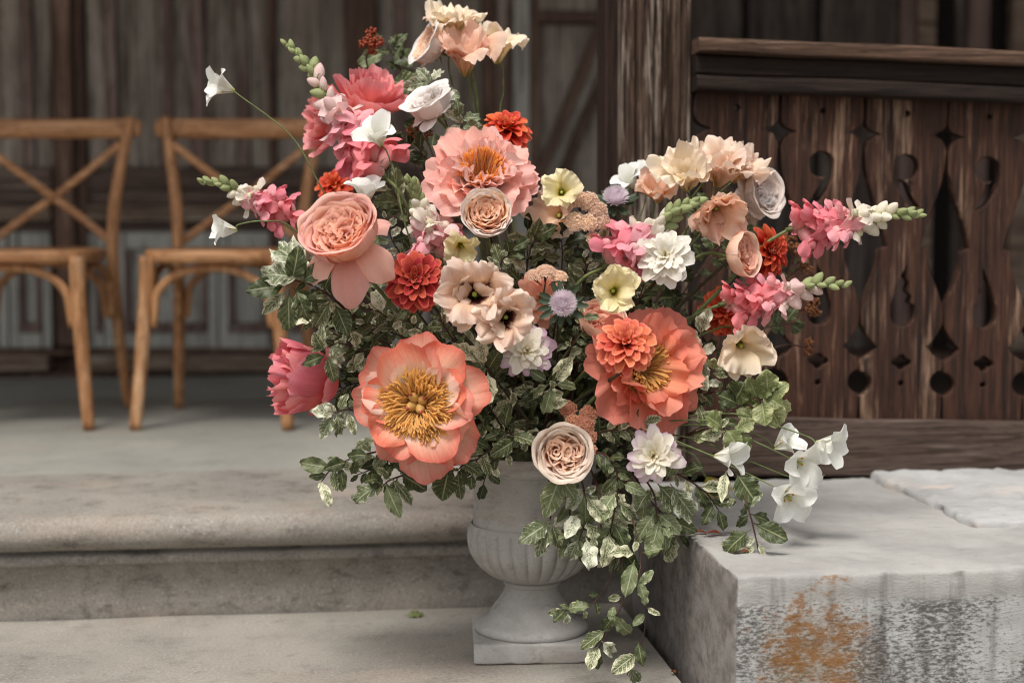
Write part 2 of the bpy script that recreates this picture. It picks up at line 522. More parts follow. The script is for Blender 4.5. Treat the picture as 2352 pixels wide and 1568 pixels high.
# the braced door leaf
wbox('door_stile', 1176, 1214, YT, 790, .03, m_lpaint)
wbox('door_rail', 1236, 1440, -60, 28, .026, m_gpaint)
wbox('moulding', 1215, 1235, YT, 790, .036, m_brown)
wbox('moulding', 1236, 1440, 30, 56, .034, m_brown)
wbox('door_panel', 1236, 1440, 57, 790, .004, m_gpaint)
for (xa, ya, xb, yb, wd, d, mt) in ((1420, -40, 1200, 495, 22, .034, m_brown), (1436, -16, 1228, 480, 28, .02, m_gpaint), (1450, 15, 1250, 500, 20, .036, m_brown)):
    pa, pb = Vector((onv(xa, ya, WV)[0], 0, onv(xa, ya, WV)[1] - TZ)), Vector((onv(xb, yb, WV)[0], 0, onv(xb, yb, WV)[1] - TZ))
    L = (pa - pb).length
    b = MB(); b.box(-wd / 1340, wd / 1340, -d, .03, -L / 2, L / 2)
    me = bevel_mesh(b.mesh('diagonal_brace', mt, False), .004)
    ang = math.atan2(pa.x - pb.x, pa.z - pb.z)
    obj('diagonal_brace', me, wall, Matrix.Translation((pa + pb) / 2) @ Matrix.Rotation(ang, 4, 'Y'))
# grey-brown boards seen above the balustrade, colour darkened for the bay's shade
m_bay = wood_mat('shade_toned_bay_board', '#342b27', '#5c534c', '#6e645c', 'z', .8, .8, .5)
m_bayd = wood_mat('shade_black_bay_strip', '#0d0a08', '#1c1512', '#2a211c', 'z', .8, .8, .4)  # solid strips coloured near black in place of the bay's shade
xs = [1440, 1560, 1700, 1716, 1868, 1882, 2056, 2092, 2136, 2188, 2214, 2262, 2310, 2360, 2440, 2540]
ks = 'ggbgbgprbgpbrbgg'
for i in range(len(xs) - 1):
    k = ks[i]
    wbox('board' if k == 'g' else 'batten', xs[i] + 1, xs[i + 1] - 1, YT, 800, {'g': .012, 'b': .004, 'p': .035, 'r': .05}[k], {'g': m_bay, 'b': m_bayd, 'p': m_purple, 'r': m_rail}[k])

# ------------------------------------------------------------------ pillar and fretwork balustrade
m_pillar = wood_mat('silvered_pillar_timber', '#1d1410', '#574539', '#ab9d90', 'z', 1.6, .85, .50, .1, bstr=.9)
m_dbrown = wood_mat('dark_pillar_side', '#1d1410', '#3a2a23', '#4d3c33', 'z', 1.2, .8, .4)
BV = 2.93
def pu(x, y=300, v=BV): return onv(x, y, v)[0]
pil = empty('timber_pillar', BROT @ Matrix.Translation((pu(1507), BV, TZ)), 'fluted silver-brown timber pillar at the left end of the balustrade', 'pillar')
def prism(name, poly, z0, z1, mat, parent, mtx=None, nzs=30, amp=.0012):
    b = MB()
    n = len(poly)
    for k in range(nzs + 1):
        z = z0 + (z1 - z0) * k / nzs
        for i, (x, y) in enumerate(poly):
            b.v.append(Vector((x + amp * nz(z * 9, i * 3.1), y + amp * nz(z * 9, i * 3.1, 5), z))); b.uv.append((i / n, z))
    for k in range(nzs):
        for i in range(n):
            a, c = k * n + i, k * n + (i + 1) % n
            b.f.append((a, c, c + n, a + n))
    b.f.append(tuple(range(n))[::-1]); b.f.append(tuple(nzs * n + i for i in range(n)))
    return obj(name, b.mesh(name, mat, False), parent, mtx)
c0 = pu(1507)
q = lambda x: pu(x) - c0
poly = [(q(1429), .10), (q(1429), .004), (q(1433), 0), (q(1456), 0), (q(1461), .007), (q(1466), .001), (q(1498), 0), (q(1504), .008), (q(1510), .001), (q(1519), .002), (q(1524), .022), (q(1541), .024), (q(1546), .004), (q(1560), 0), (q(1565), .004), (q(1583), .001), (q(1587), .006), (q(1587), .10)]
prism('shaft', poly, 0, 2.50, m_pillar, pil)
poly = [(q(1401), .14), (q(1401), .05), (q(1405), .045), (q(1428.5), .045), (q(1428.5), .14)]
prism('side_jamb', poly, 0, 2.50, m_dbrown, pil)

m_fret = wood_mat('fretwork_timber', '#1a0e09', '#4c2f21', '#8f735f', 'z', 1.5, .72, .455, .35, spec=.3, bstr=.8)
m_frail = wood_mat('dark_rail_timber', '#16100d', '#2e221c', '#4a3a30', 'x', 1.5, .7, .40, bstr=.8)
m_ledge = wood_mat('worn_ledge_timber', '#33251d', '#664f41', '#8f7b6b', 'x', 1.4, .8, .45, bstr=.8)
m_sillb = wood_mat('grey_brown_base_beam', '#3c2f29', '#62534a', '#7d7066', 'x', 1.5, .85, .45, bstr=.8)
BU0 = pu(1588)
zb0 = onv(1700, 1090, BV)[1]
SAG = math.tan(R(-1.55))           # the whole balustrade has sunk a little to the right
shear = Matrix.Identity(4); shear[2][0] = SAG
bal = empty('fretwork_balustrade', BROT @ Matrix.Translation((BU0, BV, zb0)), 'dark carved timber balustrade with teardrop cut-outs on the right', 'balustrade')
bx = lambda x, y: (onv(x, y, BV)[0] - BU0, onv(x, y, BV)[1] - zb0)
px = 1.0 / (bx(1900, 600)[0] - bx(1899, 600)[0])           # pixels per metre on this plane
zof = lambda y: onv(1592, y, BV)[1] - zb0
def beam(name, y0, y1, dep0, dep1, mat, bev, lx=1.75, ax='x'):
    z1, z0 = zof(y0), zof(y1)
    b = MB()
    n = 60
    for s_ in range(n):
        pass
    b.box(0, lx, dep0, dep1, 0, z1 - z0)
    me = b.mesh(name, mat, False)
    bm = bmesh.new(); bm.from_mesh(me)
    es = [e for e in bm.edges if abs(e.verts[0].co.x - e.verts[1].co.x) > .5]
    bmesh.ops.bevel(bm, geom=es, offset=bev, segments=3, profile=.5, affect='EDGES')
    es = [e for e in bm.edges if abs(e.verts[0].co.x - e.verts[1].co.x) > .5]
    bmesh.ops.subdivide_edges(bm, edges=es, cuts=50)
    for v in bm.verts:
        c = v.co
        v.co += Vector((0, .0025 * nz(c.x * 6, c.y * 40, c.z * 40), .0035 * nz(c.x * 5, c.y * 30, 7 + c.z * 9) + SAG * c.x))
    bm.to_mesh(me); bm.free()
    return obj(name, me, bal, Matrix.Translation((0, 0, z0)))
beam('handrail_ledge', 92, 126, -.055, .05, m_ledge, .006)
beam('handrail', 127, 172, -.030, .045, m_frail, .004)
beam('handrail_moulding', 173, 211, -.040, .045, m_frail, .008)
beam('base_beam', 956, 1088, -.022, .06, m_sillb, .004)

def fret_board(name, wd, seed):
    # outline in pixels: x from the board's left seam, y down; half gaps are cut from both edges
    rnd = random.Random(seed)
    gap = [(205, 2), (262, 2), (272, 4), (282, 12), (288, 26), (292, 40), (296, 27), (303, 14), (314, 7), (330, 3), (345, 4), (372, 5), (402, 12), (432, 20), (462, 30), (490, 40), (515, 48), (535, 53),
           (547, 55), (553, 59), (557, 46), (562, 40), (580, 40), (600, 36), (622, 29), (645, 20), (668, 11), (690, 4), (705, 2), (733, 2), (745, 6), (758, 13), (770, 22), (780, 30), (788, 39), (796, 33), (806, 24), (814, 12), (818, 2), (842, 2)]
    for k in range(9):
        a = math.pi * k / 8
        gap.append((872 - 28 * math.cos(a), max(2, 28 * math.sin(a))))
    gap += [(902, 2), (960, 2)]
    left = [(g, y) for y, g in gap]
    right = [(wd - g, y) for y, g in reversed(gap)]
    loops = [left + right]
    c = wd / 2
    s = 1 if seed % 2 else -1
    # eyelet with a comma tail
    lp = []
    for k in range(22):
        a = R(60 + 300 * k / 21)
        lp.append((c + s * (30 * math.sin(a)), 370 - 30 * math.cos(a)))
    lp = []
    for k in range(20):
        a = R(150 - 265 * k / 19)
        lp.append((c + s * 30 * math.cos(a), 368 - 30 * math.sin(a)))
    lp += [(c + s * 2, 402), (c + s * 10, 425), (c + s * 20, 445), (c + s * 36, 462), (c + s * 20, 462), (c + s * 2, 452), (c - s * 8, 436), (c - s * 18, 420), (c - s * 28, 395)]
    loops.append(lp)
    # teardrop
    lp = [(c + s * 8, 597), (c - s * 6, 628), (c - s * 18, 660), (c - s * 27, 690)]
    for k in range(12):
        a = R(195 + 150 * k / 11)
        lp.append((c + 29 * math.cos(a) * s, 708 - 33 * math.sin(a)))
    lp += [(c + s * 27, 690), (c + s * 15, 684), (c + s * 20, 668), (c + s * 8, 656), (c + s * 14, 638), (c + s * 6, 625)]
    loops.append(lp)
    # small trefoil
    lp = []
    for k in range(24):
        a = 2 * math.pi * k / 24
        r = 15 + 8 * abs(math.cos(2 * a))
        lp.append((c + r * math.cos(a), 824 + r * .8 * math.sin(a)))
    loops.append(lp)
    for yy in (243, 873):
        loops.append([(c + 7 * math.cos(2 * math.pi * k / 10), yy + 7 * math.sin(2 * math.pi * k / 10)) for k in range(10)])
    cu = bpy.data.curves.new(name, 'CURVE')
    cu.dimensions = '2D'; cu.fill_mode = 'BOTH'; cu.extrude = .011; cu.bevel_depth = .0022; cu.bevel_resolution = 1; cu.offset = -.0022
    for lp in loops:
        sp = cu.splines.new('POLY')
        sp.points.add(len(lp) - 1)
        for p_, (x, y) in zip(sp.points, lp):
            z = zof(y)
            p_.co = ((x - c) / px + .0012 * nz(y * .02, x * .05, seed), z + .001 * nz(x * .05, y * .05, seed + 9), 0, 1)
        sp.use_cyclic_u = True
    tmp = bpy.data.objects.new('tmp', cu); COL.objects.link(tmp)
    dg = bpy.context.evaluated_depsgraph_get()
    me = bpy.data.meshes.new_from_object(tmp.evaluated_get(dg))
    bpy.data.objects.remove(tmp); bpy.data.curves.remove(cu)
    me.transform(Matrix(((1, 0, 0, 0), (0, 0, -1, 0), (0, 1, 0, 0), (0, 0, 0, 1))))
    me.name = name
    me.materials.clear(); me.materials.append(m_fret)
    return me
bw = 193
fm = [fret_board('fret_board', bw, 1), fret_board('fret_board', bw, 2)]
rb = random.Random(5)
for i in range(6):
    x = (1592 + bw * (i + .5) - 1588) / px
    mt = Matrix.Translation((x, .012 + rb.uniform(-.002, .002), SAG * x)) @ Matrix.Rotation(rb.uniform(-.004, .004), 4, 'Y')
    obj('fret_board', fm[i % 2], bal, mt)

# ------------------------------------------------------------------ stone block beside the landing
def block_mat():
    m = NT('lichened_stone_block')
    ob = m.obj()
    geo = m.n('NewGeometry')
    nrm = m.n('TexCoord').outputs['Normal']
    sx = m.n('SeparateXYZ', Vector=ob)
    big = m.noise(ob, 5, 5, .6)
    fin = m.noise(ob, 300, 4, .7)
    col = m.mix(m.sstep(big, .3, .7), lin('#9a9895'), lin('#b1afab'))
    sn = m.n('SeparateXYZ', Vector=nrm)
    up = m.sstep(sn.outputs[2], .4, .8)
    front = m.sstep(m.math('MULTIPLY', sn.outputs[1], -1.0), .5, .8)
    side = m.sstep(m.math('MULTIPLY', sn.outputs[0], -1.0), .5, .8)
    # top: pits and flecks
    pit = m.noise(m.mapv(ob, (30, 75, 30)), 1.0, 5, .7)
    pm = m.math('MULTIPLY', m.sstep(pit, .62, .72), m.math('MULTIPLY', up, .75))
    col = m.mix(pm, col, lin('#6f6a60'))
    # front: black crust in broken level streaks, below a cleaner margin
    bl = m.noise(m.mapv(ob, (95, 95, 260)), 1.0, 6, .8)
    reg = m.noise(m.mapv(ob, (5, 5, 3)), 1.0, 3, .5)
    zz = m.sstep(m.math('ADD', sx.outputs[2], m.math('MULTIPLY', reg, .03)), -.012, -.035)
    k = m.math('ADD', bl, m.math('MULTIPLY', m.math('SUBTRACT', reg, .5), .7))
    crust = m.math('MULTIPLY', m.math('MULTIPLY', m.sstep(k, .47, .60), zz), front)
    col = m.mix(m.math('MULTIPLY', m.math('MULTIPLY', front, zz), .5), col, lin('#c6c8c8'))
    vs_ = m.noise(m.mapv(ob, (26, 26, 3)), 1.0, 5, .6)
    col = m.mix(m.math('MULTIPLY', m.math('MULTIPLY', m.sstep(vs_, .50, .72), front), .6), col, lin('#5d5855'))
    col = m.mix(m.math('MULTIPLY', crust, .82), col, lin('#3d3733'))
    # orange lichen, a patch with its own ragged shape
    dx = m.math('DIVIDE', m.math('SUBTRACT', sx.outputs[0], .115), .085)
    dz = m.math('DIVIDE', m.math('ADD', sx.outputs[2], .125), .095)
    rr = m.math('SQRT', m.math('ADD', m.math('MULTIPLY', dx, dx), m.math('MULTIPLY', dz, dz)))
    on = m.noise(m.mapv(ob, (38, 38, 60)), 1.0, 9, .82)
    ob2 = m.noise(m.mapv(ob, (11, 11, 9)), 1.0, 3, .6)
    om = m.math('SUBTRACT', m.math('ADD', m.math('MULTIPLY', on, 1.3), m.math('ADD', m.math('MULTIPLY', m.math('SUBTRACT', 1.0, rr), .22), m.math('MULTIPLY', ob2, .8))), .72)
    om = m.math('MULTIPLY', m.sstep(om, .34, .52), front)
    oh = m.math('MULTIPLY', m.math('SUBTRACT', 1.0, m.sstep(m.math('ADD', rr, m.math('MULTIPLY', ob2, .9)), .6, 1.7)), m.math('MULTIPLY', front, .42))
    col = m.mix(oh, col, lin('#8f7040'))
    col = m.mix(m.math('MULTIPLY', om, .78), col, m.mix(on, lin('#6d4718'), lin('#9c6628')))
    # left side: rough grey brown
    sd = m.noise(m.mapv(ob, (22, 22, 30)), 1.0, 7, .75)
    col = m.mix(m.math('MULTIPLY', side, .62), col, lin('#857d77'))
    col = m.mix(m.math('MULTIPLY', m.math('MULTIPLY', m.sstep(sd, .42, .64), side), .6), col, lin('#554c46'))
    col = m.mix(m.math('MULTIPLY', m.sstep(fin, .55, .7), .25), col, lin('#77746e'))
    hg = m.math('ADD', m.math('MULTIPLY', bl, .7), m.math('ADD', m.math('MULTIPLY', sd, .5), m.math('MULTIPLY', fin, .2)))
    return m.end(m.bsdf(col, .9, .15, bump=hg, bstr=.6, bdist=.004))

BZ = 0.22
ub, vb = onz(1690, 1322, BZ)
def rough_block(name, size, cuts, amp, bev, mat, seed):
    bm = bmesh.new()
    bmesh.ops.create_cube(bm, size=1)
    for v in bm.verts:
        v.co = Vector(((v.co.x + .5) * size[0], (v.co.y + .5) * size[1], (v.co.z - .5) * size[2]))
    bmesh.ops.bevel(bm, geom=list(bm.edges), offset=bev, segments=2, profile=.6, affect='EDGES')
    L = max(size)
    for ax in range(3):
        es = [e for e in bm.edges if abs((e.verts[0].co - e.verts[1].co)[ax]) > size[ax] * .6]
        if es: bmesh.ops.subdivide_edges(bm, edges=es, cuts=max(2, int(cuts * size[ax] / L)), use_grid_fill=True)
    bm.normal_update()
    for v in bm.verts:
        c = v.co
        ed = sum(1 for a, s in zip(c, size) if min(abs(abs(a) - s), abs(a)) < bev * 1.6)
        n = v.normal.copy()
        d = amp * (nz(c.x * 9, c.y * 9, c.z * 9 + seed) + .6 * nz(c.x * 40, c.y * 40, c.z * 40 + seed))
        if ed >= 2: d += -amp * 2.2 * max(0, nz(c.x * 34, c.y * 34, c.z * 34 + seed + 3)) - amp * 1.2 * abs(nz(c.x * 90, c.y * 90, c.z * 90))
        v.co = c + n * d
    me = bpy.data.meshes.new(name)
    bm.to_mesh(me); bm.free()
    me.polygons.foreach_set('use_smooth', [True] * len(me.polygons))
    me.materials.append(mat)
    return me
u2, v2 = onz(1500, 1190, BZ)
me = rough_block('stone_block', (1.6, 2.925 - vb - .024, BZ + .12), 170, .0036, .007, block_mat(), 2)
sb = obj('stone_block', me, None, BROT @ Matrix.Translation((ub, vb, BZ)))
# turn the block's left side to the line seen in the photograph
tag(sb, 'big pale stone block with orange lichen on its front, right of the urn', 'stone block')
m_white = stone_mat('whitewashed_stone', '#b4b4b3', '#9c9c9b', '#6c6a66', '#d6c2b2', .2, 1.5, .6)
u3, v3 = onz(2240, 1214, BZ)
me = rough_block('stone_slab', (1.2, 2.92 - v3 - .03, .06), 90, .007, .010, m_white, 7)
s2 = obj('stone_slab', me, None, BROT @ Matrix.Translation((u3, v3, BZ + .016)))
tag(s2, 'whitewashed rough stone slab under the balustrade at the right edge', 'stone slab')
print('block', ub, vb, 'edge', u2, v2, 'UR', UL0, UL1, 'slab', u3, v3)

# ------------------------------------------------------------------ crossback chairs
m_chair = wood_mat('oiled_chair_wood', '#96643e', '#c69468', '#d8b08a', 'z', 1.1, .5, .45, .06, spec=.35, bstr=.15)
m_chairx = wood_mat('oiled_chair_wood_level', '#96643e', '#c69468', '#d8b08a', 'x', 1.1, .5, .45, .06, spec=.35, bstr=.15)

def chair_parts():
    ps = []
    def t(name, pts, rad, seg=12, n=8, mat=m_chair, flat=None):
        b = MB(); b.tube(spline(pts, n), rad, seg, True, flat)
        ps.append((name, b.mesh(name, mat)))
    for s in (-1, 1):
        t('front_leg', [(s * .192, -.015, 0), (s * .178, -.002, .16), (s * .166, .012, .33), (s * .162, .02, .43)], lambda k: .0155 + .006 * k)
        t('back_post', [(s * .192, .44, 0), (s * .178, .40, .2), (s * .170, .378, .42), (s * .176, .385, .56), (s * .196, .41, .70), (s * .214, .43, .80)], lambda k: (.016 + .003 * math.sin(k * 3.1), .014 + .003 * math.sin(k * 3.1)))
    pts = []
    for k in range(9):
        a = -1 + k / 4
        pts.append((a * .242, .445 - .03 * a * a + .012, .772))
    t('top_rail', pts, lambda k: (.011 * min(1, .45 + 6 * min(k, 1 - k)), .0275 * min(1, .72 + 4 * min(k, 1 - k))), 14, 6, m_chairx, (0, 0, 1))
    for s in (-1, 1):
        t('cross_brace', [(s * .188, .405 + .004 * s, .728), (s * .10, .418 + .006 * s, .66), (0, .424 + .008 * s, .585), (-s * .09, .412 + .006 * s, .52), (-s * .172, .385 + .004 * s, .455)], lambda k: (.0055, .0115), 10, 6, m_chairx, (0, .15, 1))
    b = MB(); b.lathe([(0, .006), (.008, .005), (.011, 0), (.011, -.01)], 14, None, Matrix.Translation((0, .412, .586)) @ Matrix.Rotation(R(90), 4, 'X'))
    ps.append(('button', b.mesh('button', m_chair)))
    # seat: rounded trapezoid with a worn rim
    def outline(k, gr=0.0):
        a = 2 * math.pi * k / 48
        c, s_ = math.cos(a), math.sin(a)
        e = .62
        x = abs(c) ** e * (1 if c > 0 else -1)
        y = abs(s_) ** e * (1 if s_ > 0 else -1)
        wd = .196 - .020 * (y + 1) / 2
        return x * (wd - gr), .175 + y * (.205 - gr)
    b = MB()
    lv = [(.010, .414), (.002, .418), (0, .426), (0, .438), (.003, .445), (.010, .448), (.035, .447), (.045, .442), (.10, .438), (.16, .437)]
    for gr, z in lv:
        for k in range(48):
            x, y = outline(k, gr)
            b.v.append(Vector((x, y, z))); b.uv.append((k / 48, z))
    for j in range(len(lv) - 1):
        for k in range(48):
            a, c = j * 48 + k, j * 48 + (k + 1) % 48
            b.f.append((a, c, c + 48, a + 48))
    b.f.append(tuple(range(48))[::-1]); b.f.append(tuple((len(lv) - 1) * 48 + k for k in range(48)))
    ps.append(('seat', b.mesh('seat', m_chairx)))
    def hoop(p0, p1, top, z0):
        pts = []
        a, c = Vector(p0), Vector(p1)
        pts = [a + Vector((0, 0, 0)), a.lerp(c, .02) + Vector((0, 0, .05))]
        for k in range(1, 12):
            th = math.pi * k / 12
            f = .5 - .48 * math.cos(th)
            pts.append(a.lerp(c, f) + Vector((0, 0, .05 + (top - z0 - .05) * math.sin(th) ** .9)))
        pts += [a.lerp(c, .98) + Vector((0, 0, .05)), c]
        return pts
    t('hoop', hoop((-.150, .01, .255), (.150, .01, .255), .404, .255), (.0085, .011), 10, 3)
    t('hoop', hoop((-.152, .375, .255), (.152, .375, .255), .404, .255), (.0085, .011), 10, 3)
    for s in (-1, 1):
        t('hoop', hoop((s * .160, .035, .255), (s * .168, .36, .255), .404, .255), (.0085, .011), 10, 3)
    return ps
CP = chair_parts()
for (x, d, yaw, lab) in ((31, 3.90, R(1.4), 'leftmost oiled wood crossback chair, cut off by the picture edge'), (489, 3.90, R(-1.6), 'oiled wood crossback chair directly behind the flowers on the left')):
    p = P(x, 985, d); p.z = TZ - .002
    r_ = empty('crossback_chair', Matrix.Translation(p) @ Matrix.Rotation(yaw, 4, 'Z'), lab, 'chair', 'crossback chairs on the terrace')
    for nme, me in CP:
        obj(nme, me, r_)

# ------------------------------------------------------------------ urn
m_urn = stone_mat('cast_stone_urn', '#a09d98', '#bab8b4', '#6f6963', '#9c8e82', .26, 1.6, .5, stain=.4, grime=.45)
UC = P(1221, 1480, 2.585); UC.z = 0.0
URN_YAW = R(2)
urn = empty('stone_urn', Matrix.Translation(UC) @ Matrix.Rotation(URN_YAW, 4, 'Z'), 'grey cast stone urn with fluted bowl standing on the landing', 'urn')
b = MB(); b.box(-.098, .098, -.098, .098, .0005, .034)
me = b.mesh('plinth', m_urn, False)
bevel_mesh(me, .004, 3)
bm = bmesh.new(); bm.from_mesh(me)
bmesh.ops.subdivide_edges(bm, edges=[e for e in bm.edges if e.calc_length() > .05], cuts=16, use_grid_fill=True)
for v in bm.verts:
    c = v.co
    v.co += v.normal * (.0012 * nz(c.x * 30, c.y * 30, c.z * 30))
    if c.z < .006: v.co.z += max(0, .004 * nz(c.x * 90, c.y * 90, 3))
bm.to_mesh(me); bm.free()
me.polygons.foreach_set('use_smooth', [True] * len(me.polygons))
obj('plinth', me, urn)
def wob(r, z, a): return r * (1 + .006 * nz(math.cos(a) * 2, math.sin(a) * 2, z * 12)), z
pr = [(.0, .034), (.094, .034), (.0965, .037), (.0965, .041), (.094, .046), (.086, .0505), (.076, .054), (.0715, .058), (.0705, .063), (.067, .070), (.058, .082), (.050, .093), (.045, .104), (.043, .110)]
b = MB(); b.lathe(pr, 64, wob); obj('foot', b.mesh('foot', m_urn), urn)
pr = [(.043, .109), (.046, .1105), (.0475, .1135), (.0465, .117), (.043, .119)]
b = MB(); b.lathe(pr, 64, wob); obj('collar', b.mesh('collar', m_urn), urn)
def flute(r, z, a):
    n = 26
    f = abs(math.sin(a * n / 2)) ** .45
    k = min(1, max(0, (z - .122) / .02)) * min(1, max(0, (.214 - z) / .012))
    return r * (1 - .05 * k * (1 - f)), z + .003 * k * (1 - f)
pr = [(.040, .118), (.052, .1205), (.066, .126), (.080, .135), (.092, .147), (.101, .161), (.1065, .176), (.1085, .190), (.1075, .202), (.1055, .208), (.103, .213), (.1005, .215)]
pr = [(a.x, a.y) for a in spline([Vector((r, z, 0)) for r, z in pr], 3)]
b = MB(); b.lathe(pr, 312, flute); obj('fluted_bowl', b.mesh('fluted_bowl', m_urn), urn)
pr = [(.0985, .2145), (.097, .222), (.0965, .24), (.0975, .262), (.0995, .28), (.103, .296), (.1055, .303)]
b = MB(); b.lathe(pr, 64, wob); obj('neck', b.mesh('neck', m_urn), urn)
pr = [(.1055, .3025), (.113, .304), (.119, .308), (.1215, .314), (.121, .320), (.1225, .322), (.1245, .327), (.123, .333), (.118, .335), (.108, .331), (.102, .322), (.098, .30), (.09, .22), (.05, .16), (0, .15)]
pr = [(a.x, a.y) for a in spline([Vector((r, z, 0)) for r, z in pr], 3)]
b = MB(); b.lathe(pr, 64, wob); obj('lip', b.mesh('lip', m_urn), urn)
MOUTH = Vector((UC.x, UC.y, .31))
m_foam = plain_mat('dark_moss', '#2c2f1e', '#454a2c', 90, .9)
b = MB(); b.lathe([(.096, .285), (.09, .318), (.06, .335), (.03, .34), (0, .342)], 24, lambda r, z, a: (r, z + .008 * nz(math.cos(a) * r * 60, math.sin(a) * r * 60)))
obj('moss_filling', b.mesh('moss_filling', m_foam), urn)

# ================================================================== flower building blocks (unit radius, axis +Z)
GA = math.pi * (3 - math.sqrt(5))
_cache = {}
def variants(key, n, make):
    if key not in _cache:
        _cache[key] = [make(i) for i in range(n)]
    return _cache[key]

def midcurve(L, a0, a1, p=1.0, n=24):
    x = z = 0.0
    out = [(0.0, 0.0, R(a0))]
    for k in range(n):
        t = (k + .5) / n
        a = R(a0 + (a1 - a0) * t ** p)
        x += math.cos(a) * L / n; z += math.sin(a) * L / n
        out.append((x, z, R(a0 + (a1 - a0) * ((k + 1) / n) ** p)))
    return out

def petal_fn(L=1, W=.8, a0=30, a1=0, p=1.0, base=.22, cup=.25, tip=.35, tp=2.4, ruf=0.0, rf=2.5, seed=0, frill=0.0, ff=9, notch=0.0, roll=0.0, widen=.9, crink=0.0, point=0.0, keel=0.0, scal=0.0):
    mc = midcurve(L, a0, a1, p)
    n = len(mc) - 1
    rnd = random.Random(seed * 7 + 1)
    ph, ph2 = rnd.uniform(0, 6.28), rnd.uniform(0, 6.28)
    sk = rnd.uniform(-.12, .12)
    def fn(u, v):
        ln = 1 - tip * abs(u + sk * .5) ** tp - notch * math.exp(-(u / .16) ** 2) + .05 * nz(u * 2.2, seed * 3.3, 1.7) + scal * nz(u * 6.5, seed * 2.3, 8.1)
        if point: ln += point * max(0, 1 - abs(u) * 2.2)
        if frill: ln += frill * .35 * nz(u * ff * .9, seed * 1.9, 4)
        vv = max(0, min(1, v * ln))
        k = vv * n
        i = min(int(k), n - 1); t = k - i
        x, z, a = [mc[i][c] * (1 - t) + mc[i + 1][c] * t for c in range(3)]
        wv = W / 2 * (base + (1 - base) * math.sin(math.pi / 2 * min(1, vv * 1.12)) ** widen)
        y = wv * u
        off = cup * wv * u * u * (.3 + .7 * min(1, vv * 2))
        off += ruf * L * vv * vv * (math.sin(rf * u * 3.1416 + ph) * (.25 + .75 * abs(u)) + .9 * nz(u * 1.7, vv * 1.9, seed * 2.1))
        if crink: off += crink * L * vv * nz(u * 7, vv * 2.2, seed * 5.5)
        if frill:
            ed = max(vv ** 7, abs(u) ** 7 * min(1, vv * 1.5))
            off += frill * L * ed * (math.sin(ff * u * 3.1416 + ph2 + 2 * nz(u * 3, vv * 3, seed)) * .7 + 1.1 * nz(u * ff * .7, vv * 6, seed * 4.4))
            y += frill * L * .5 * ed * nz(u * ff * .6, vv * 5, seed * 8.8)
        if roll:                                   # edges rolled back
            off -= roll * L * max(0, abs(u) - .45) ** 2 * vv
        if keel: off -= keel * wv * (1 - abs(u)) * vv
        y *= 1 - .16 * min(1, abs(cup)) * abs(u)
        return (x - math.sin(a) * off, y, z + math.cos(a) * off)
    return fn

def wrap_fn(prof, half, tip=.18, tp=3.0, spiral=.05, wobr=.0, wf=2.0, seed=0, lip=0.0, dz=.0, notch=0.0, crink=0.0, point=0.0):
    n = len(prof) - 1
    def fn(u, v):
        ln = 1 - tip * abs(u) ** tp - notch * math.exp(-(u / .2) ** 2) + .05 * nz(u * 2.0, seed * 2.7, 3.1)
        if point: ln += point * max(0, 1 - abs(u) * 2)
        vv = max(0, min(1, v * ln))
        k = vv * n; i = min(int(k), n - 1); t = k - i
        r = prof[i][0] * (1 - t) + prof[i + 1][0] * t
        z = prof[i][1] * (1 - t) + prof[i + 1][1] * t
        ph = half * u
        r *= 1 + spiral * u
        r += wobr * vv * nz(u * wf, vv * 1.5, seed * 3.9) + crink * vv * nz(u * 8, vv * 3, seed)
        e = max(0, vv - .78) / .22
        r += lip * e * e * (1 + .5 * nz(u * 2, seed))
        z += dz * vv * nz(u * 2.2, 9.1, seed)
        return (r * math.cos(ph), r * math.sin(ph), z - abs(lip) * .35 * e * e)
    return fn

def gmesh(name, fn, nu, nv, mat):
    return MB().grid(fn, nu, nv).mesh(name, mat)

def RZ(a): return Matrix.Rotation(a, 4, 'Z')
def RY(a): return Matrix.Rotation(a, 4, 'Y')
def RX(a): return Matrix.Rotation(a, 4, 'X')
def SCL(s): return Matrix.Scale(s, 4)
def TR(x, y, z): return Matrix.Translation((x, y, z))

m_stem = plain_mat('green_stem', '#56613a', '#6f7a4a', 80, .5, .35)
m_stem2 = plain_mat('dark_stem', '#3a3a28', '#4c3f2e', 80, .5, .35)
m_twig = plain_mat('red_brown_twig', '#3b2721', '#54372d', 80, .5, .35)
m_sepal = plain_mat('sepal_green', '#6b7442', '#87905a', 60, .5, .3, .2)
m_stamen = plain_mat('stamen_yellow', '#ffce72', '#ffe6ac', 200, .6, .2, .6)
m_stamen2 = plain_mat('stamen_orange', '#f8b460', '#ffd692', 200, .6, .2, .6)
m_carpel = plain_mat('carpel', '#b98a4d', '#d0a968', 200, .6, .2)
m_stigma = plain_mat('carpel_tip', '#a5403f', '#b9544d', 200, .5, .3)
m_green_c = plain_mat('green_pistil', '#8e9a3c', '#b0b252', 200, .5, .3)
m_pollen = plain_mat('pollen_gold', '#c78a1d', '#e0a832', 200, .7, .2)

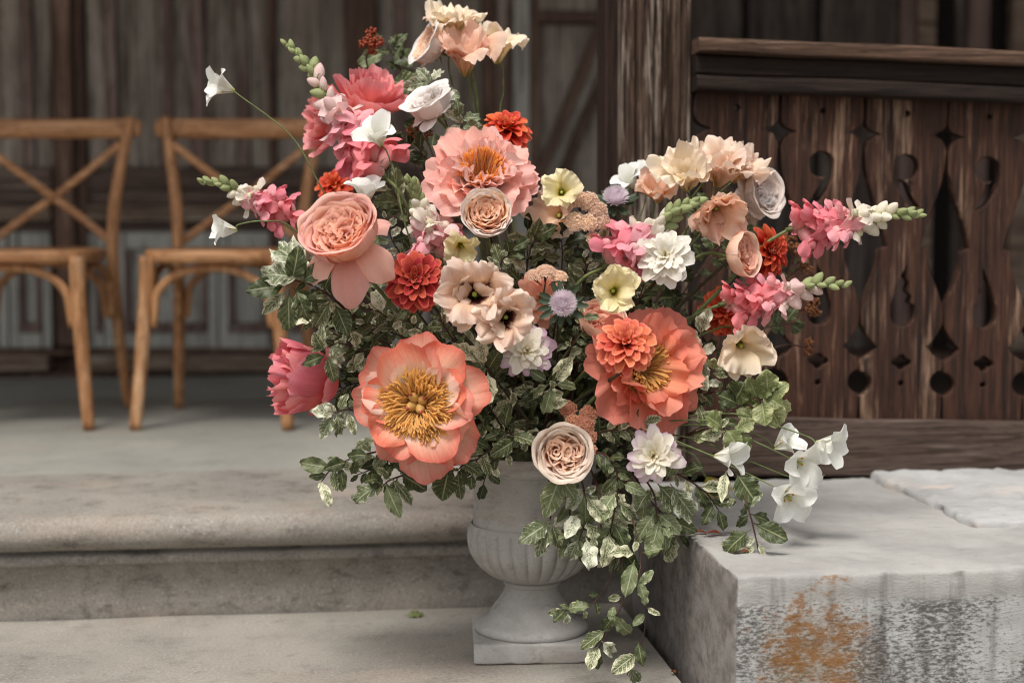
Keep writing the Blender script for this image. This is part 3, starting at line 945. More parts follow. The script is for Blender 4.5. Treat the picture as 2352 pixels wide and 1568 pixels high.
def stamens(name, parent, S, n, r0, r1, h0, h1, seed, mat, lean=.9, th=.011, zb=0.1, sector=None):
    rnd = random.Random(seed)
    b = MB()
    for k in range(n):
        a = rnd.uniform(0, 6.283) if sector is None else rnd.uniform(*sector)
        q_ = math.sqrt(rnd.random())
        rb_ = r0 * (.6 + .4 * rnd.random())
        rt = r0 + (r1 - r0) * (.25 + .75 * q_) * rnd.uniform(.8, 1.05)
        zt = zb + h1 - (h1 - h0) * q_ * lean + rnd.uniform(-.03, .03)
        a2 = a + rnd.uniform(-.25, .25)
        p0 = Vector((rb_ * math.cos(a), rb_ * math.sin(a), zb - .02))
        p2 = Vector((rt * math.cos(a2), rt * math.sin(a2), zt))
        p1 = (p0 + p2) / 2 + Vector((0, 0, .07)) + Vector((rnd.uniform(-.03, .03), rnd.uniform(-.03, .03), 0))
        dr = (p2 - p1).normalized()
        p3 = p2 + (dr + Vector((rnd.uniform(-.5, .5), rnd.uniform(-.5, .5), rnd.uniform(-.2, .5)))).normalized() * .09
        b.tube([p0, p1, p2, p2 + (p3 - p2) * .4, p3], lambda t: th * (.5 if t < .4 else (1.15 if t < .9 else .6)), 4, False)
    o = obj(name, b.mesh(name, mat), parent, SCL(S))
    o['kind'] = 'stuff'
    return o

def put(name, parent, S, meshes, mtx, rnd):
    me = rnd.choice(meshes)
    return obj(name, me, parent, SCL(S) @ mtx)

def calyx(root, S, n=5, L=.5, W=.16, a0=-10, a1=-60, mat=None, name='sepal', z=0.0):
    ms = variants(('cal', n, L, W, a0, a1), 2, lambda i: gmesh('sepal', petal_fn(L, W, a0, a1, tip=.75, tp=1.3, cup=.4, seed=i, base=.6), 4, 6, mat or m_sepal))
    rnd = random.Random(int(S * 1e5))
    for k in range(n):
        put(name, root, S, ms, TR(0, 0, z) @ RZ(2 * math.pi * k / n + rnd.uniform(-.2, .2)), rnd)

# ------------------------------------------------------------------ peonies
def peony(root, S, mat, kind, seed, mi=None):
    rnd = random.Random(seed)
    mi = mi or mat
    def ring(key, n, tilt, r0, z0, jit=.12, sc=1.0, nvar=4, ph=0.0, **kw):
        mm_ = mi if key in 'cde' else mat
        ms = variants(('pe', kind, key, mat.name), nvar, lambda i: gmesh('petal', petal_fn(seed=i + 10 * ord(key), scal=.05 if kind == 'open' else .09, **kw), 18, 16, mm_))
        for k in range(n):
            a = ph + 2 * math.pi * (k + rnd.uniform(-.25, .25)) / n
            s = sc * rnd.uniform(.88, 1.1)
            m_ = RZ(a) @ TR(r0, 0, z0 + rnd.uniform(-.02, .02)) @ RY(-R(tilt) + rnd.uniform(-jit, jit)) @ RX(rnd.uniform(-.18, .18)) @ SCL(s)
            put('petal', root, S, ms, m_, rnd)
    if kind == 'open':
        ring('a', 8, 0, .05, -.05, L=.98, W=.82, a0=38, a1=-14, cup=.22, tip=.30, ruf=.085, rf=1.5, crink=.03, notch=.03, base=.3)
        ring('b', 8, 3, .05, .0, ph=.4, L=.88, W=.76, a0=46, a1=0, cup=.28, tip=.32, ruf=.09, rf=1.7, crink=.03, notch=.04, base=.3)
        ring('c', 6, 2, .06, .03, ph=.2, L=.74, W=.66, a0=44, a1=2, cup=.32, tip=.30, ruf=.10, rf=2.0, crink=.03, notch=.05, base=.3)
        stamens('stamens', root, S, 760, .10, .55, .16, .34, seed, m_stamen, .85, .0115, .10)
        b0 = MB(); b0.lathe([(.0, 0), (.05, .02), (.075, .09), (.06, .16), (.03, .21), (.0, .23)], 12)
        cm = b0.mesh('carpel', m_carpel)
        b1 = MB(); b1.lathe([(.0, 0), (.022, .01), (.026, .03), (.0, .05)], 8)
        tm = b1.mesh('stigma', m_stigma)
        for k in range(4):
            c_ = obj('carpel', cm, root, SCL(S) @ RZ(k * 1.57 + .4) @ TR(.055, 0, .12) @ RY(.3))
            obj('stigma', tm, c_, TR(0, 0, .2) @ RY(.5))
    elif kind == 'full':
        ring('a', 10, 4, .05, -.06, L=1.0, W=.80, a0=40, a1=2, cup=.30, tip=.32, ruf=.06, rf=1.6, crink=.025, notch=.05, base=.3)
        ring('b', 12, 6, .06, -.02, ph=.4, jit=.18, L=.94, W=.66, a0=54, a1=18, cup=.34, tip=.34, ruf=.12, rf=2.0, crink=.03, notch=.07, base=.3)
        ring('c', 12, 8, .08, .02, ph=.1, jit=.2, L=.84, W=.56, a0=64, a1=34, cup=.36, tip=.36, ruf=.14, rf=2.2, crink=.035, notch=.10, base=.3)
        ring('d', 11, 6, .12, .05, ph=.3, jit=.26, L=.70, W=.46, a0=76, a1=58, cup=.30, tip=.40, ruf=.14, rf=2.4, crink=.05, notch=.14, base=.3)
        ring('e', 7, 4, .20, .08, ph=.5, jit=.3, L=.56, W=.40, a0=82, a1=70, cup=.20, tip=.40, ruf=.16, rf=2.4, crink=.05, notch=.15, base=.3)
        stamens('stamens', root, S, 170, .14, .36, .34, .54, seed, m_stamen2, .6, .014, .12)
    elif kind == 'semi':
        ring('a', 9, 2, .05, -.05, L=1.0, W=.84, a0=40, a1=-4, cup=.26, tip=.30, ruf=.09, rf=1.6, crink=.03, notch=.04, base=.3)
        ring('b', 10, 5, .05, .0, ph=.4, jit=.16, L=.92, W=.72, a0=50, a1=14, cup=.32, tip=.32, ruf=.11, rf=1.8, crink=.03, notch=.05, base=.3)
        ring('c', 9, 6, .06, .03, ph=.2, jit=.2, L=.78, W=.60, a0=56, a1=22, cup=.34, tip=.32, ruf=.14, rf=2.0, crink=.03, notch=.08, base=.3)
        stamens('stamens', root, S, 420, .10, .46, .20, .38, seed, m_stamen, .8, .015, .12)
    elif kind == 'cup':
        ring('a', 7, 0, .04, -.02, L=1.35, W=1.15, a0=-5, a1=115, p=.8, cup=.62, tip=.30, ruf=.03, rf=1.5, crink=.02, notch=.05, base=.3)
        ring('b', 7, 4, .04, .02, ph=.4, L=1.32, W=1.0, a0=10, a1=104, p=.8, cup=.6, tip=.32, ruf=.09, rf=1.8, crink=.03, notch=.08, base=.3)
        ring('c', 8, 6, .04, .05, ph=.2, L=1.3, W=.8, a0=35, a1=95, p=.8, cup=.5, tip=.36, ruf=.15, rf=2.0, crink=.04, notch=.12, base=.3)
        ring('e', 4, 0, .03, -.05, ph=.9, L=.85, W=.8, a0=-20, a1=70, p=.9, cup=.5, tip=.3, ruf=.03, base=.35)
    elif kind == 'bowl':            # half open, petals standing in a deep bowl
        ring('a', 7, 0, .05, -.04, L=1.12, W=.95, a0=15, a1=55, cup=.45, tip=.32, ruf=.05, rf=1.6, crink=.02, notch=.04, base=.3)
        ring('b', 8, 4, .05, .0, ph=.4, L=1.05, W=.80, a0=35, a1=72, cup=.45, tip=.34, ruf=.07, rf=2.0, crink=.03, notch=.08, base=.3)
        ring('c', 8, 4, .06, .04, ph=.2, L=.92, W=.6, a0=60, a1=82, cup=.40, tip=.38, ruf=.10, rf=2.2, crink=.04, notch=.12, base=.3)
    calyx(root, S, 4, .5, .28, 10, -10, z=-.06)

# ------------------------------------------------------------------ roses
def rose(root, S, mo, mi, kind, seed):
    rnd = random.Random(seed)
    bowl = [(.06, .0), (.36, .03), (.68, .16), (.90, .40), (.985, .66), (.97, .88), (.93, 1.0)]
    tall = [(.06, .0), (.34, .04), (.62, .18), (.80, .42), (.86, .70), (.84, .95), (.86, 1.12)]
    pr = tall if kind in ('bud', 'white') else bowl
    def outer(key, n, half, sc, prf, ph=0, **kw):
        ms = variants(('ro', kind, key, mo.name), 3, lambda i: gmesh('petal', wrap_fn(prf, half, seed=i + seed, **kw), 16, 12, mo))
        for k in range(n):
            put('petal', root, S, ms, RZ(ph + 2 * math.pi * (k + rnd.uniform(-.12, .12)) / n) @ RY(rnd.uniform(-.05, .05)) @ SCL(sc * rnd.uniform(.97, 1.03)), rnd)
    if kind == 'garden':
        ms = variants(('rr', mo.name, kind), 3, lambda i: gmesh('petal', petal_fn(1.62, 1.12, 30, -70 - 14 * i, .8, base=.42, cup=-.05, tip=.34, tp=2.0, ruf=.07, seed=i + seed, roll=.75, point=.14, crink=.015), 14, 14, mo))
        for k, (a, s_) in enumerate(((4.80, 1.05), (3.75, .98), (5.85, .98), (1.2, .9), (2.5, .95))):
            obj('petal', ms[k % 3], root, SCL(S) @ RZ(a) @ TR(.12, 0, .02) @ RY(rnd.uniform(-.15, .2)) @ SCL(s_))
    elif kind == 'flat':
        ms = variants(('rr', mo.name, kind), 3, lambda i: gmesh('petal', petal_fn(1.12, 1.05, 30, -8 - 14 * i, .9, base=.35, cup=.16, tip=.28, tp=2.4, ruf=.06, seed=i + seed, roll=.25, crink=.02, notch=.03), 14, 14, mo))
        for k in range(6):
            put('petal', root, S, ms, RZ(2 * math.pi * k / 6 + rnd.uniform(-.2, .2)) @ TR(.08, 0, .0) @ RY(rnd.uniform(-.15, .12)) @ SCL(rnd.uniform(.93, 1.05)), rnd)
    elif kind == 'white':
        ms = variants(('rr', mo.name, kind), 3, lambda i: gmesh('petal', petal_fn(1.25, 1.1, 25, -10 - 25 * i, .9, base=.35, cup=.12, tip=.34, tp=2.2, ruf=.05, seed=i + seed, roll=.35, point=.08), 14, 12, mo))
        for k in range(5):
            put('petal', root, S, ms, RZ(2 * math.pi * k / 5 + rnd.uniform(-.25, .25)) @ TR(.08, 0, .0) @ RY(-.2 + rnd.uniform(-.2, .2)) @ SCL(rnd.uniform(.9, 1.0)), rnd)
    lp_ = {'garden': .16, 'white': .34, 'flat': .22, 'ranunculus': .12, 'cup': .10}[kind]
    outer('o1', 5, R(62), 1.0, pr, 0, tip=.16, spiral=.045, wobr=.07, lip=lp_, dz=.12, point=.05)
    outer('o2', 5, R(58), .90, pr, .5, tip=.18, spiral=.06, wobr=.08, lip=lp_ * .8, dz=.10, point=.04)
    # packed inside petals
    topz = {'garden': .90, 'flat': .86, 'ranunculus': .98, 'white': 1.06, 'bud': 1.22, 'cup': .88}[kind]
    def ring_mesh(r, half, wb, i, spiral):
        q_ = topz * (1 - .10 * (1 - r))
        prf = [(r * .45, .12), (r * .80, .28), (r * .97, .52), (r * 1.0, q_ * .82), (r * 1.0, q_)]
        return gmesh('inner_petal', wrap_fn(prf, R(half), .14, 3, spiral=spiral, wobr=wb, wf=1.6, seed=i * 3 + seed, dz=.12, lip=.10, notch=.04, crink=.0), 16, 8, mo if (kind == 'flat' and r > .70) or (kind == 'ranunculus' and r > .80) else mi)
    if kind == 'ranunculus':
        k = 0
        for lv, (r, half, n) in enumerate(((.84, 52, 10), (.74, 56, 9), (.64, 58, 8), (.54, 62, 8), (.44, 66, 7), (.34, 75, 6), (.25, 85, 5), (.16, 100, 4), (.08, 150, 2))):
            n = round(n * 1.3)
            ms = variants(('rn', mi.name, lv), 5, lambda i: ring_mesh(r * (.94 + .03 * i), half * .62, .13, i + lv * 7, .09 if (i + lv) % 2 else -.07))
            for j in range(n):
                put('inner_petal', root, S, ms, RZ(GA * k + rnd.uniform(-.3, .3)) @ TR(rnd.uniform(-.05, .05), rnd.uniform(-.05, .05), rnd.uniform(-.10, .04) + .05 * r) @ RY(rnd.uniform(-.10, .10)) @ SCL(1 + rnd.uniform(-.06, .06)), rnd)
                k += 1
    else:
        k = 0
        for lv, (r, half, n) in enumerate(((.84, 46, 9), (.72, 44, 8), (.60, 46, 6))):
            ms = variants(('rq', kind, mi.name, mo.name, lv), 4, lambda i: ring_mesh(r, half, .10, i + lv * 5, .10))
            for j in range(n):
                put('inner_petal', root, S, ms, RZ(GA * k + rnd.uniform(-.35, .35)) @ TR(rnd.uniform(-.05, .05), rnd.uniform(-.05, .05), rnd.uniform(-.10, .03)) @ RY(rnd.uniform(-.12, .12)) @ SCL(1 + rnd.uniform(-.08, .06)), rnd)
                k += 1
        nq = {'garden': 4, 'flat': 3, 'cup': 3, 'white': 1, 'bud': 1}[kind]
        for q_ in range(nq):                    # quarters, each a little whorl of its own
            a = 2 * math.pi * q_ / nq + rnd.uniform(-.4, .4)
            off = 0 if nq == 1 else rnd.uniform(.26, .36)
            for lv, (r, half, n) in enumerate(((.38, 80, 4), (.27, 85, 3), (.16, 95, 2), (.07, 150, 1))):
                rr_ = r * (1.4 if nq == 1 else 1)
                ms = variants(('rw', kind, mi.name, mo.name, lv, nq == 1), 4, lambda i: ring_mesh(rr_, half, .05, i + 40 + lv * 5, .14))
                for j in range(n):
                    put('inner_petal', root, S, ms, TR(off * math.cos(a), off * math.sin(a), -.03) @ RZ(a + (j - (n - 1) / 2) * 2.0 + rnd.uniform(-.4, .4)) @ TR(rnd.uniform(-.03, .03), 0, rnd.uniform(-.10, .02)) @ RY(rnd.uniform(-.15, .15)) @ Matrix.Diagonal((1.2, .85, 1, 1)), rnd)
    calyx(root, S, 5, .75, .2, -5, -50, z=.0)

# ------------------------------------------------------------------ dahlias
def dahlia(root, S, mat, seed, n=84, kind='ball', cm=None, m2=None):
    rnd = random.Random(seed)
    if kind == 'ball':
        ms = variants(('da', mat.name), 4, lambda i: gmesh('petal', petal_fn(1, .54, 26, -14, 1.2, base=.3, cup=.62, tip=.42, tp=2.2, ruf=.02, seed=i, point=.06, widen=.8), 8, 8, mat))
    else:
        ms = variants(('dd', mat.name), 4, lambda i: gmesh('petal', petal_fn(1, .58, 26, -14, 1.1, base=.28, cup=.34, tip=.40, tp=2.2, ruf=.035, rf=1.2, seed=i, point=.08, widen=.7, crink=.02), 8, 9, mat))
    if m2: ms2 = variants(('dd', m2.name), 4, lambda i: gmesh('petal', petal_fn(1, .58, 26, -14, 1.1, base=.28, cup=.34, tip=.40, tp=2.2, ruf=.035, rf=1.2, seed=i, point=.08, widen=.7, crink=.02), 8, 9, m2))
    for k in range(n):
        t = (k + .5) / n
        if t > .3 and rnd.random() < .05: continue
        if kind == 'ball':
            al = R(6 + 118 * t ** .62)
            Lk = .34 + .62 * min(1, t * 1.9) ** .7
            el = math.pi / 2 - al
            dropz = -.10
        else:
            al = R(20 + 80 * t ** .58)
            Lk = (.30 + .68 * min(1, t * 1.35) ** .8) * rnd.uniform(.9, 1.07)
            el = math.pi / 2 - al
            dropz = 0
        a = k * GA + rnd.uniform(-.14, .14)
        m_ = TR(0, 0, dropz + .12 * (1 - t)) @ RZ(a) @ RY(-el + rnd.uniform(-.13, .13)) @ TR(.03, 0, 0) @ RX(rnd.uniform(-.22, .22)) @ Matrix.Diagonal((Lk, Lk * (1.0 if t > .2 else .85), Lk, 1)) @ SCL(rnd.uniform(.94, 1.06))
        use = ms if (m2 is None or t > .62 + rnd.uniform(-.08, .08)) else ms2
        put('petal', root, S, use, m_, rnd)
    # tight heart
    hm = variants(('dh', (cm or mat).name), 2, lambda i: gmesh('heart_petal', petal_fn(1, .5, 80, 125, 1, base=.5, cup=.7, tip=.5, tp=2, seed=i), 4, 5, cm or mat))
    for k in range(16):
        a = k * GA
        r = .035 * math.sqrt(k)
        put('heart_petal', root, S, hm, RZ(a) @ TR(r, 0, .20) @ RY(.25 - .1 * rnd.random()) @ SCL(.15 + .008 * k), rnd)
    calyx(root, S, 6, .4, .2, -30, -70, z=-.25)

# ------------------------------------------------------------------ lisianthus, white bells
def lisianthus(root, S, mat, seed, n=6, flare=18, frill=.055, deep=1.0, dark=None, core='green', double=True):
    rnd = random.Random(seed)
    ms = variants(('li', mat.name, flare, deep), 4, lambda i: gmesh('petal', petal_fn(1.25, 1.32, 82, flare - 16 * (i % 3), 1.4, base=.16, cup=.30, tip=.13, tp=3.0, ruf=.19, rf=1.7, seed=i + seed, frill=frill * 1.35, ff=4.6, widen=1.1, crink=.012, scal=.07), 26, 18, mat))
    for k in range(n):
        m_ = RZ(2 * math.pi * (k + rnd.uniform(-.13, .13)) / n) @ TR(.05, 0, -.45 * deep) @ RY(rnd.uniform(-.14, .12)) @ RX(rnd.uniform(-.18, .18)) @ Matrix.Diagonal((1, 1, .85 + .3 * deep, 1)) @ SCL(rnd.uniform(.9, 1.08))
        put('petal', root, S, ms, m_, rnd)
    if double:
        m2 = variants(('li2', mat.name, flare), 3, lambda i: gmesh('inner_petal', petal_fn(1.05, 1.0, 86, flare + 26, 1.4, base=.16, cup=.4, tip=.14, tp=2.6, ruf=.20, rf=1.8, seed=i + seed + 5, frill=frill * 1.35, ff=4.2, widen=1.1, scal=.07), 20, 14, mat))
        for k in range(4):
            put('inner_petal', root, S, m2, RZ(2 * math.pi * (k + .5 + rnd.uniform(-.2, .2)) / 4) @ TR(.06, 0, -.40 * deep) @ RY(rnd.uniform(-.12, .12)) @ SCL(rnd.uniform(.85, 1.0)), rnd)
    b = MB(); b.lathe([(.0, 0), (.05, .02), (.075, .12), (.06, .22), (.03, .30), (.05, .34), (.07, .36), (.065, .39), (.03, .40), (0, .40)], 12)
    obj('pistil', b.mesh('pistil', m_green_c), root, SCL(S) @ TR(0, 0, -.34 * deep))
    b = MB(); b.tube([(0, 0, 0), (.03, 0, .15), (.06, 0, .3)], .012, 4)
    b.lathe([(0, .27), (.03, .29), (.04, .34), (.02, .39), (0, .40)], 8, None, TR(.06, 0, 0))
    sm = b.mesh('stamen', m_pollen)
    for k in range(5):
        obj('stamen', sm, root, SCL(S) @ RZ(k * 1.257 + .3) @ TR(.06, 0, -.34 * deep) @ RY(.25))
    if dark:
        b = MB()
        for k in range(n):
            b.grid(petal_fn(.66, .40, 80, 48, 1.3, base=.4, cup=.2, tip=.6, tp=1.4, seed=k), 6, 6, RZ(2 * math.pi * k / n + .3) @ TR(.02, 0, -.38 * deep))
        obj('throat', b.mesh('throat', dark), root, SCL(S))
    calyx(root, S, 5, .55, .12, 85, 60, z=-.5 * deep)

def white_bell(root, S, mat, seed, flare=25, n=5, deep=.9):
    rnd = random.Random(seed)
    ms = variants(('wb', mat.name, flare), 4, lambda i: gmesh('petal', petal_fn(1.3, 1.0, 80, flare - 14 * i, 1.5, base=.16, cup=.30, tip=.42, tp=2.0, ruf=.07, rf=1.3, seed=i + seed, widen=1.2, point=.12, roll=.1), 14, 14, mat))
    for k in range(n):
        put('petal', root, S, ms, RZ(2 * math.pi * (k + rnd.uniform(-.1, .1)) / n) @ TR(.04, 0, -.5 * deep) @ RY(rnd.uniform(-.12, .12)) @ RX(rnd.uniform(-.22, .22)) @ SCL(rnd.uniform(.92, 1.06)), rnd)
    b = MB()
    b.tube([(0, 0, 0), (0, 0, .4)], .02, 5)
    b.lathe([(0, .38), (.05, .40), (.06, .45), (0, .48)], 8)
    obj('pistil', b.mesh('pistil', m_green_c), root, SCL(S) @ TR(0, 0, -.42 * deep))
    b = MB(); b.tube([(0, 0, 0), (.06, 0, .30)], .010, 4)
    b.lathe([(0, .27), (.028, .29), (.034, .34), (0, .38)], 7, None, TR(.06, 0, 0))
    sm = b.mesh('stamen', m_pollen)
    for k in range(5):
        obj('stamen', sm, root, SCL(S) @ RZ(k * 1.257) @ TR(.05, 0, -.40 * deep) @ RY(.22))
    calyx(root, S, 5, .30, .12, 80, 50, z=-.54 * deep)

# ------------------------------------------------------------------ asters
m_bract = plain_mat('dark_bract', '#2c3a28', '#3e4c35', 60, .5, .35, .1)
def aster(root, S, mat, seed):
    rnd = random.Random(seed)
    b = MB()
    n = 210
    for k in range(n):
        t = (k + .5) / n
        al = R(4 + 96 * t ** .6)
        a = k * GA
        L = .30 + .28 * min(1, t * 2)
        fn = petal_fn(L, .12, 20, 50, 1, base=.6, cup=.7, tip=.3, tp=2, seed=k % 5)
        rr = .50 * math.sin(al)
        m_ = RZ(a) @ TR(rr * .92, 0, .42 * math.cos(al)) @ RY(-(math.pi / 2 - al) * .9 + rnd.uniform(-.15, .15))
        b.grid(fn, 2, 4, m_)
    o = obj('ray_florets', b.mesh('ray_florets', mat), root, SCL(S)); o['kind'] = 'stuff'
    b = MB(); b.lathe([(.15, -.5), (.4, -.2), (.55, .0), (.4, .3), (0, .36)], 16); obj('receptacle', b.mesh('receptacle', mat), root, SCL(S))
    ms = variants('bract', 3, lambda i: gmesh('bract', petal_fn(1.25, .46, -10, 6 + 14 * i, 1, base=.35, cup=.3, tip=.4, tp=2.2, seed=i, widen=1.4), 6, 8, m_bract))
    for k in range(15):
        put('bract', root, S, ms, RZ(2 * math.pi * k / 15 + rnd.uniform(-.15, .15)) @ TR(.35, 0, -.32 - .12 * (k % 2)) @ RY(rnd.uniform(-.2, .25)) @ SCL(rnd.uniform(.8, 1.15)), rnd)

# ------------------------------------------------------------------ yarrow, seed heads
def yarrow(root, S, mat, seed, caps, tiny=.085):
    # caps: list of (x, y, z, radius, flatness, axis) in units of S
    rnd = random.Random(seed)
    for ci, (x, y, z, r, fl) in enumerate(caps):
        b = MB()
        n = int(95 * (r / .35) ** 2 * (.085 / tiny) ** 2)
        for k in range(n):
            t = (k + .5) / n
            q_ = math.sqrt(t) * r
            a = k * GA
            c = Vector((x + q_ * math.cos(a) + rnd.uniform(-.02, .02), y + q_ * math.sin(a) + rnd.uniform(-.02, .02), z + fl * (1 - (q_ / r) ** 2) * r + rnd.uniform(-.03, .03)))
            nrm = Vector((q_ * math.cos(a) * fl * 1.6, q_ * math.sin(a) * fl * 1.6, r * .8)).normalized()
            rot = nrm.to_track_quat('Z', 'Y').to_matrix().to_4x4()
            for j in range(4):
                fn = petal_fn(tiny * 1.1, tiny * 1.0, 50, 5, 1, base=.5, cup=.4, tip=.35, tp=2, seed=j)
                b.grid(fn, 2, 2, TR(*c) @ rot @ RZ(j * 1.57 + rnd.uniform(-.5, .5)) @ RY(rnd.uniform(-.4, .3)))
        o = obj('floret_cap', b.mesh('floret_cap', mat), root, SCL(S)); o['kind'] = 'stuff'
        b = MB()
        for k in range(12):
            a = k * GA; q_ = r * .8 * math.sqrt((k + .5) / 12)
            b.tube(spline([(x * .25, y * .25, -.55), (x * .8 + .3 * q_ * math.cos(a), y * .8 + .3 * q_ * math.sin(a), z - .25), (x + q_ * math.cos(a), y + q_ * math.sin(a), z + fl * r * .6 - .04)], 4), .012, 4, False)
        obj('cap_stalks', b.mesh('cap_stalks', m_stem2), root, SCL(S))

def seed_head(root, S, mat, seed, lobes):
    rnd = random.Random(seed)
    b = MB()
    ico = bmesh.new(); bmesh.ops.create_icosphere(ico, subdivisions=1, radius=1)
    iv = [v.co.copy() for v in ico.verts]; fc = [tuple(v.index for v in f.verts) for f in ico.faces]; ico.free()
    for (x, y, z, r, n) in lobes:
        for k in range(n):
            d = Vector((rnd.gauss(0, 1), rnd.gauss(0, 1), rnd.gauss(0, 1))).normalized() * r * rnd.uniform(.6, 1.0)
            s_ = rnd.uniform(.09, .14)
            b.add(iv, fc, (rnd.random(), rnd.random()), TR(x + d.x, y + d.y, z + d.z) @ SCL(s_))
    o = obj('seed_cluster', b.mesh('seed_cluster', mat), root, SCL(S)); o['kind'] = 'stuff'

# ------------------------------------------------------------------ snapdragons
def floret_mesh(mat, seed, openk=1.0):
    b = MB()
    tube_p = [(.10, 0), (.17, .12), (.19, .30), (.17, .46), (.20, .58)]
    # the tube lies along +X
    mt = RY(R(90))
    b.grid(lambda u, v: wrap_fn(tube_p, math.pi, 0, 3, 0, .02, 2, seed)(u, v), 14, 6, mt, .35)
    o_ = openk
    for s in (-1, 1):               # upper lip, two lobes standing up
        b.grid(petal_fn(.62, .52, 40 + 10 * o_, 95 + 25 * o_, 1, base=.5, cup=-.15, tip=.3, ruf=.10, rf=1.4, seed=seed + s, frill=.03, ff=5), 8, 8, TR(.50, s * .10, .10) @ RZ(s * .40) @ RX(-s * .25), .65, .35)
    for k, s in enumerate((-1, 0, 1)):   # lower lip
        b.grid(petal_fn(.50 if s else .42, .44, -25, -95 * o_, 1, base=.6, cup=-.2, tip=.3, ruf=.10, rf=1.3, seed=seed + 4 + k, frill=.03, ff=5), 8, 7, TR(.54, s * .14, -.08) @ RZ(s * .75) @ RX(-s * .3), .65, .35)
    b.lathe([(0, .12), (.07, .10), (.13, .03), (.14, -.05), (.08, -.12), (0, -.14)], 10, lambda r, z, a: (r * (1.15 if abs(math.sin(a)) > .5 else 1), z), TR(.60, 0, -.02) @ RY(.9))
    return b.mesh('floret', mat)

def bud_mesh(mat, seed):
    b = MB()
    b.lathe([(0, 0), (.10, .03), (.19, .15), (.22, .32), (.19, .50), (.11, .66), (.03, .74), (0, .75)], 9, lambda r, z, a: (r * (1 + .12 * math.cos(2 * a + seed)), z), RY(R(90)))
    return b.mesh('bud', mat)

def snapdragon(root, tipd, S, cols, seed, n_open, n_bud, L, greens):
    # root frame: spike runs along +Z from 0 (low) to L (tip)
    rnd = random.Random(seed)
    hot, pale, white = cols
    ms_h = variants(('sn', hot.name), 4, lambda i: floret_mesh(hot, i * 3))
    ms_p = variants(('sn', pale.name), 4, lambda i: floret_mesh(pale, i * 3 + 1, .9))
    ms_w = variants(('snb', white.name), 3, lambda i: floret_mesh(white, i * 3 + 2, .35))
    bw_ = variants(('bw', white.name), 2, lambda i: bud_mesh(white, i))
    bg_ = variants('bgreen', 2, lambda i: bud_mesh(greens, i))
    sp = variants('snsep', 2, lambda i: gmesh('sepal', petal_fn(.30, .2, 40, 20, 1, base=.5, cup=.6, tip=.5, tp=1.6, seed=i), 4, 4, m_sepal))
    b = MB()
    pts = [Vector((.006 * math.sin(k * 1.3 + seed) * k / 8, .006 * math.cos(k * 1.1) * k / 8, L * k / 8)) for k in range(9)]
    b.tube(spline(pts, 4), lambda t: .0036 * (1 - .72 * t), 8)
    obj('spike_stem', b.mesh('spike_stem', m_stem), root)
    tot = n_open + n_bud
    for k in range(tot):
        t = k / (tot - 1)
        z = L * (.04 + .95 * t ** .92)
        a = k * 2.25 + rnd.uniform(-.3, .3)
        kk = min(int(t * 8), 7)
        c = pts[kk].lerp(pts[kk + 1], t * 8 - kk)
        if k < n_open:
            f = k / n_open
            ms = ms_h if f < .5 else (ms_p if f < .8 else ms_w)
            s_ = S * (1.05 - .35 * f) * rnd.uniform(.9, 1.1)
            el = R(30)
            nm_ = 'floret'
        else:
            f = (k - n_open) / max(1, n_bud)
            ms = bw_ if f < rnd.uniform(.15, .5) else bg_
            s_ = S * (.80 - .46 * f)
            s_ *= rnd.uniform(.78, 1.12)
            el = R(34 + 38 * f) + rnd.uniform(-.15, .15)
            nm_ = 'bud'
        m_ = TR(c.x, c.y, z) @ RZ(a) @ RY(-el) @ RX(rnd.uniform(-.2, .2)) @ SCL(s_)
        fo = obj(nm_, rnd.choice(ms), root, m_)
        if True:
            for j in range(3 if nm_ == 'floret' else 2):
                obj('sepal', sp[j % 2], fo, RX(j * 2.1) @ TR(.01, 0, .03) @ SCL(1.0 if nm_ == 'floret' else 1.15))

# ================================================================== the bouquet
pm = petal_mat
mp_coral = pm('peony_coral_cream', [(0, '#fcefd8'), (.58, '#fbe0c8'), (.80, '#f5b8a0'), (1, '#e67e6e')], .24, .42)
mp_corali = pm('peony_cream_inside', [(0, '#fdf2de'), (.7, '#fceada'), (.90, '#f9d2bc'), (1, '#f2ab9a')], .20, .40)
mp_palei = pm('peony_blush_inside', [(0, '#fef4e6'), (.5, '#fdece2'), (.8, '#fbdcd2'), (1, '#f9d0c8')], .18, .42)
mp_deepi = pm('peony_apricot_inside', [(0, '#f9dab2'), (.5, '#f6b48e'), (1, '#ef9078')], .2, .4)
mp_pinkcream = pm('peony_pale_coral', [(0, '#fdf0e2'), (.45, '#fce4d8'), (.78, '#f9cbc0'), (1, '#f7c0b6')], .18, .38)
mp_deep = pm('peony_deep_coral', [(0, '#fbdcb6'), (.42, '#f8bc9c'), (.78, '#f29c84'), (1, '#f09a8a')], .20, .38)
mp_hot = pm('peony_hot_pink', [(0, '#f2987a'), (.35, '#ee7f7c'), (.75, '#ed7f86'), (1, '#f4a3a8')], .18, .34)
mp_pink = pm('peony_salmon_pink', [(0, '#f8d4b4'), (.35, '#f2a394'), (.75, '#ef9292'), (1, '#f3adae')], .16, .36)
mr_salm = pm('rose_salmon', [(0, '#f2ac92'), (.5, '#f4b6a6'), (1, '#f5c1b5')], .10, .34, edge='#f3c2b6')
mr_salmi = pm('rose_salmon_inside', [(0, '#f2a27c'), (.5, '#f7b597'), (1, '#fad0bc')], .12, .5, edge='#f8ccb8')
mr_cream = pm('rose_cream', [(0, '#f5d6bc'), (.5, '#f4e3d5'), (1, '#f3e8e0')], .07, .30, edge='#f1e6e0')
mr_peachi = pm('rose_peach_inside', [(0, '#f3a878'), (.6, '#f8c29c'), (1, '#fbdcc4')], .10, .5)
mr_blush = pm('rose_blush', [(0, '#f0cbae'), (.5, '#f2dac8'), (1, '#f3e4d8')], .07, .32, edge='#dccab6')
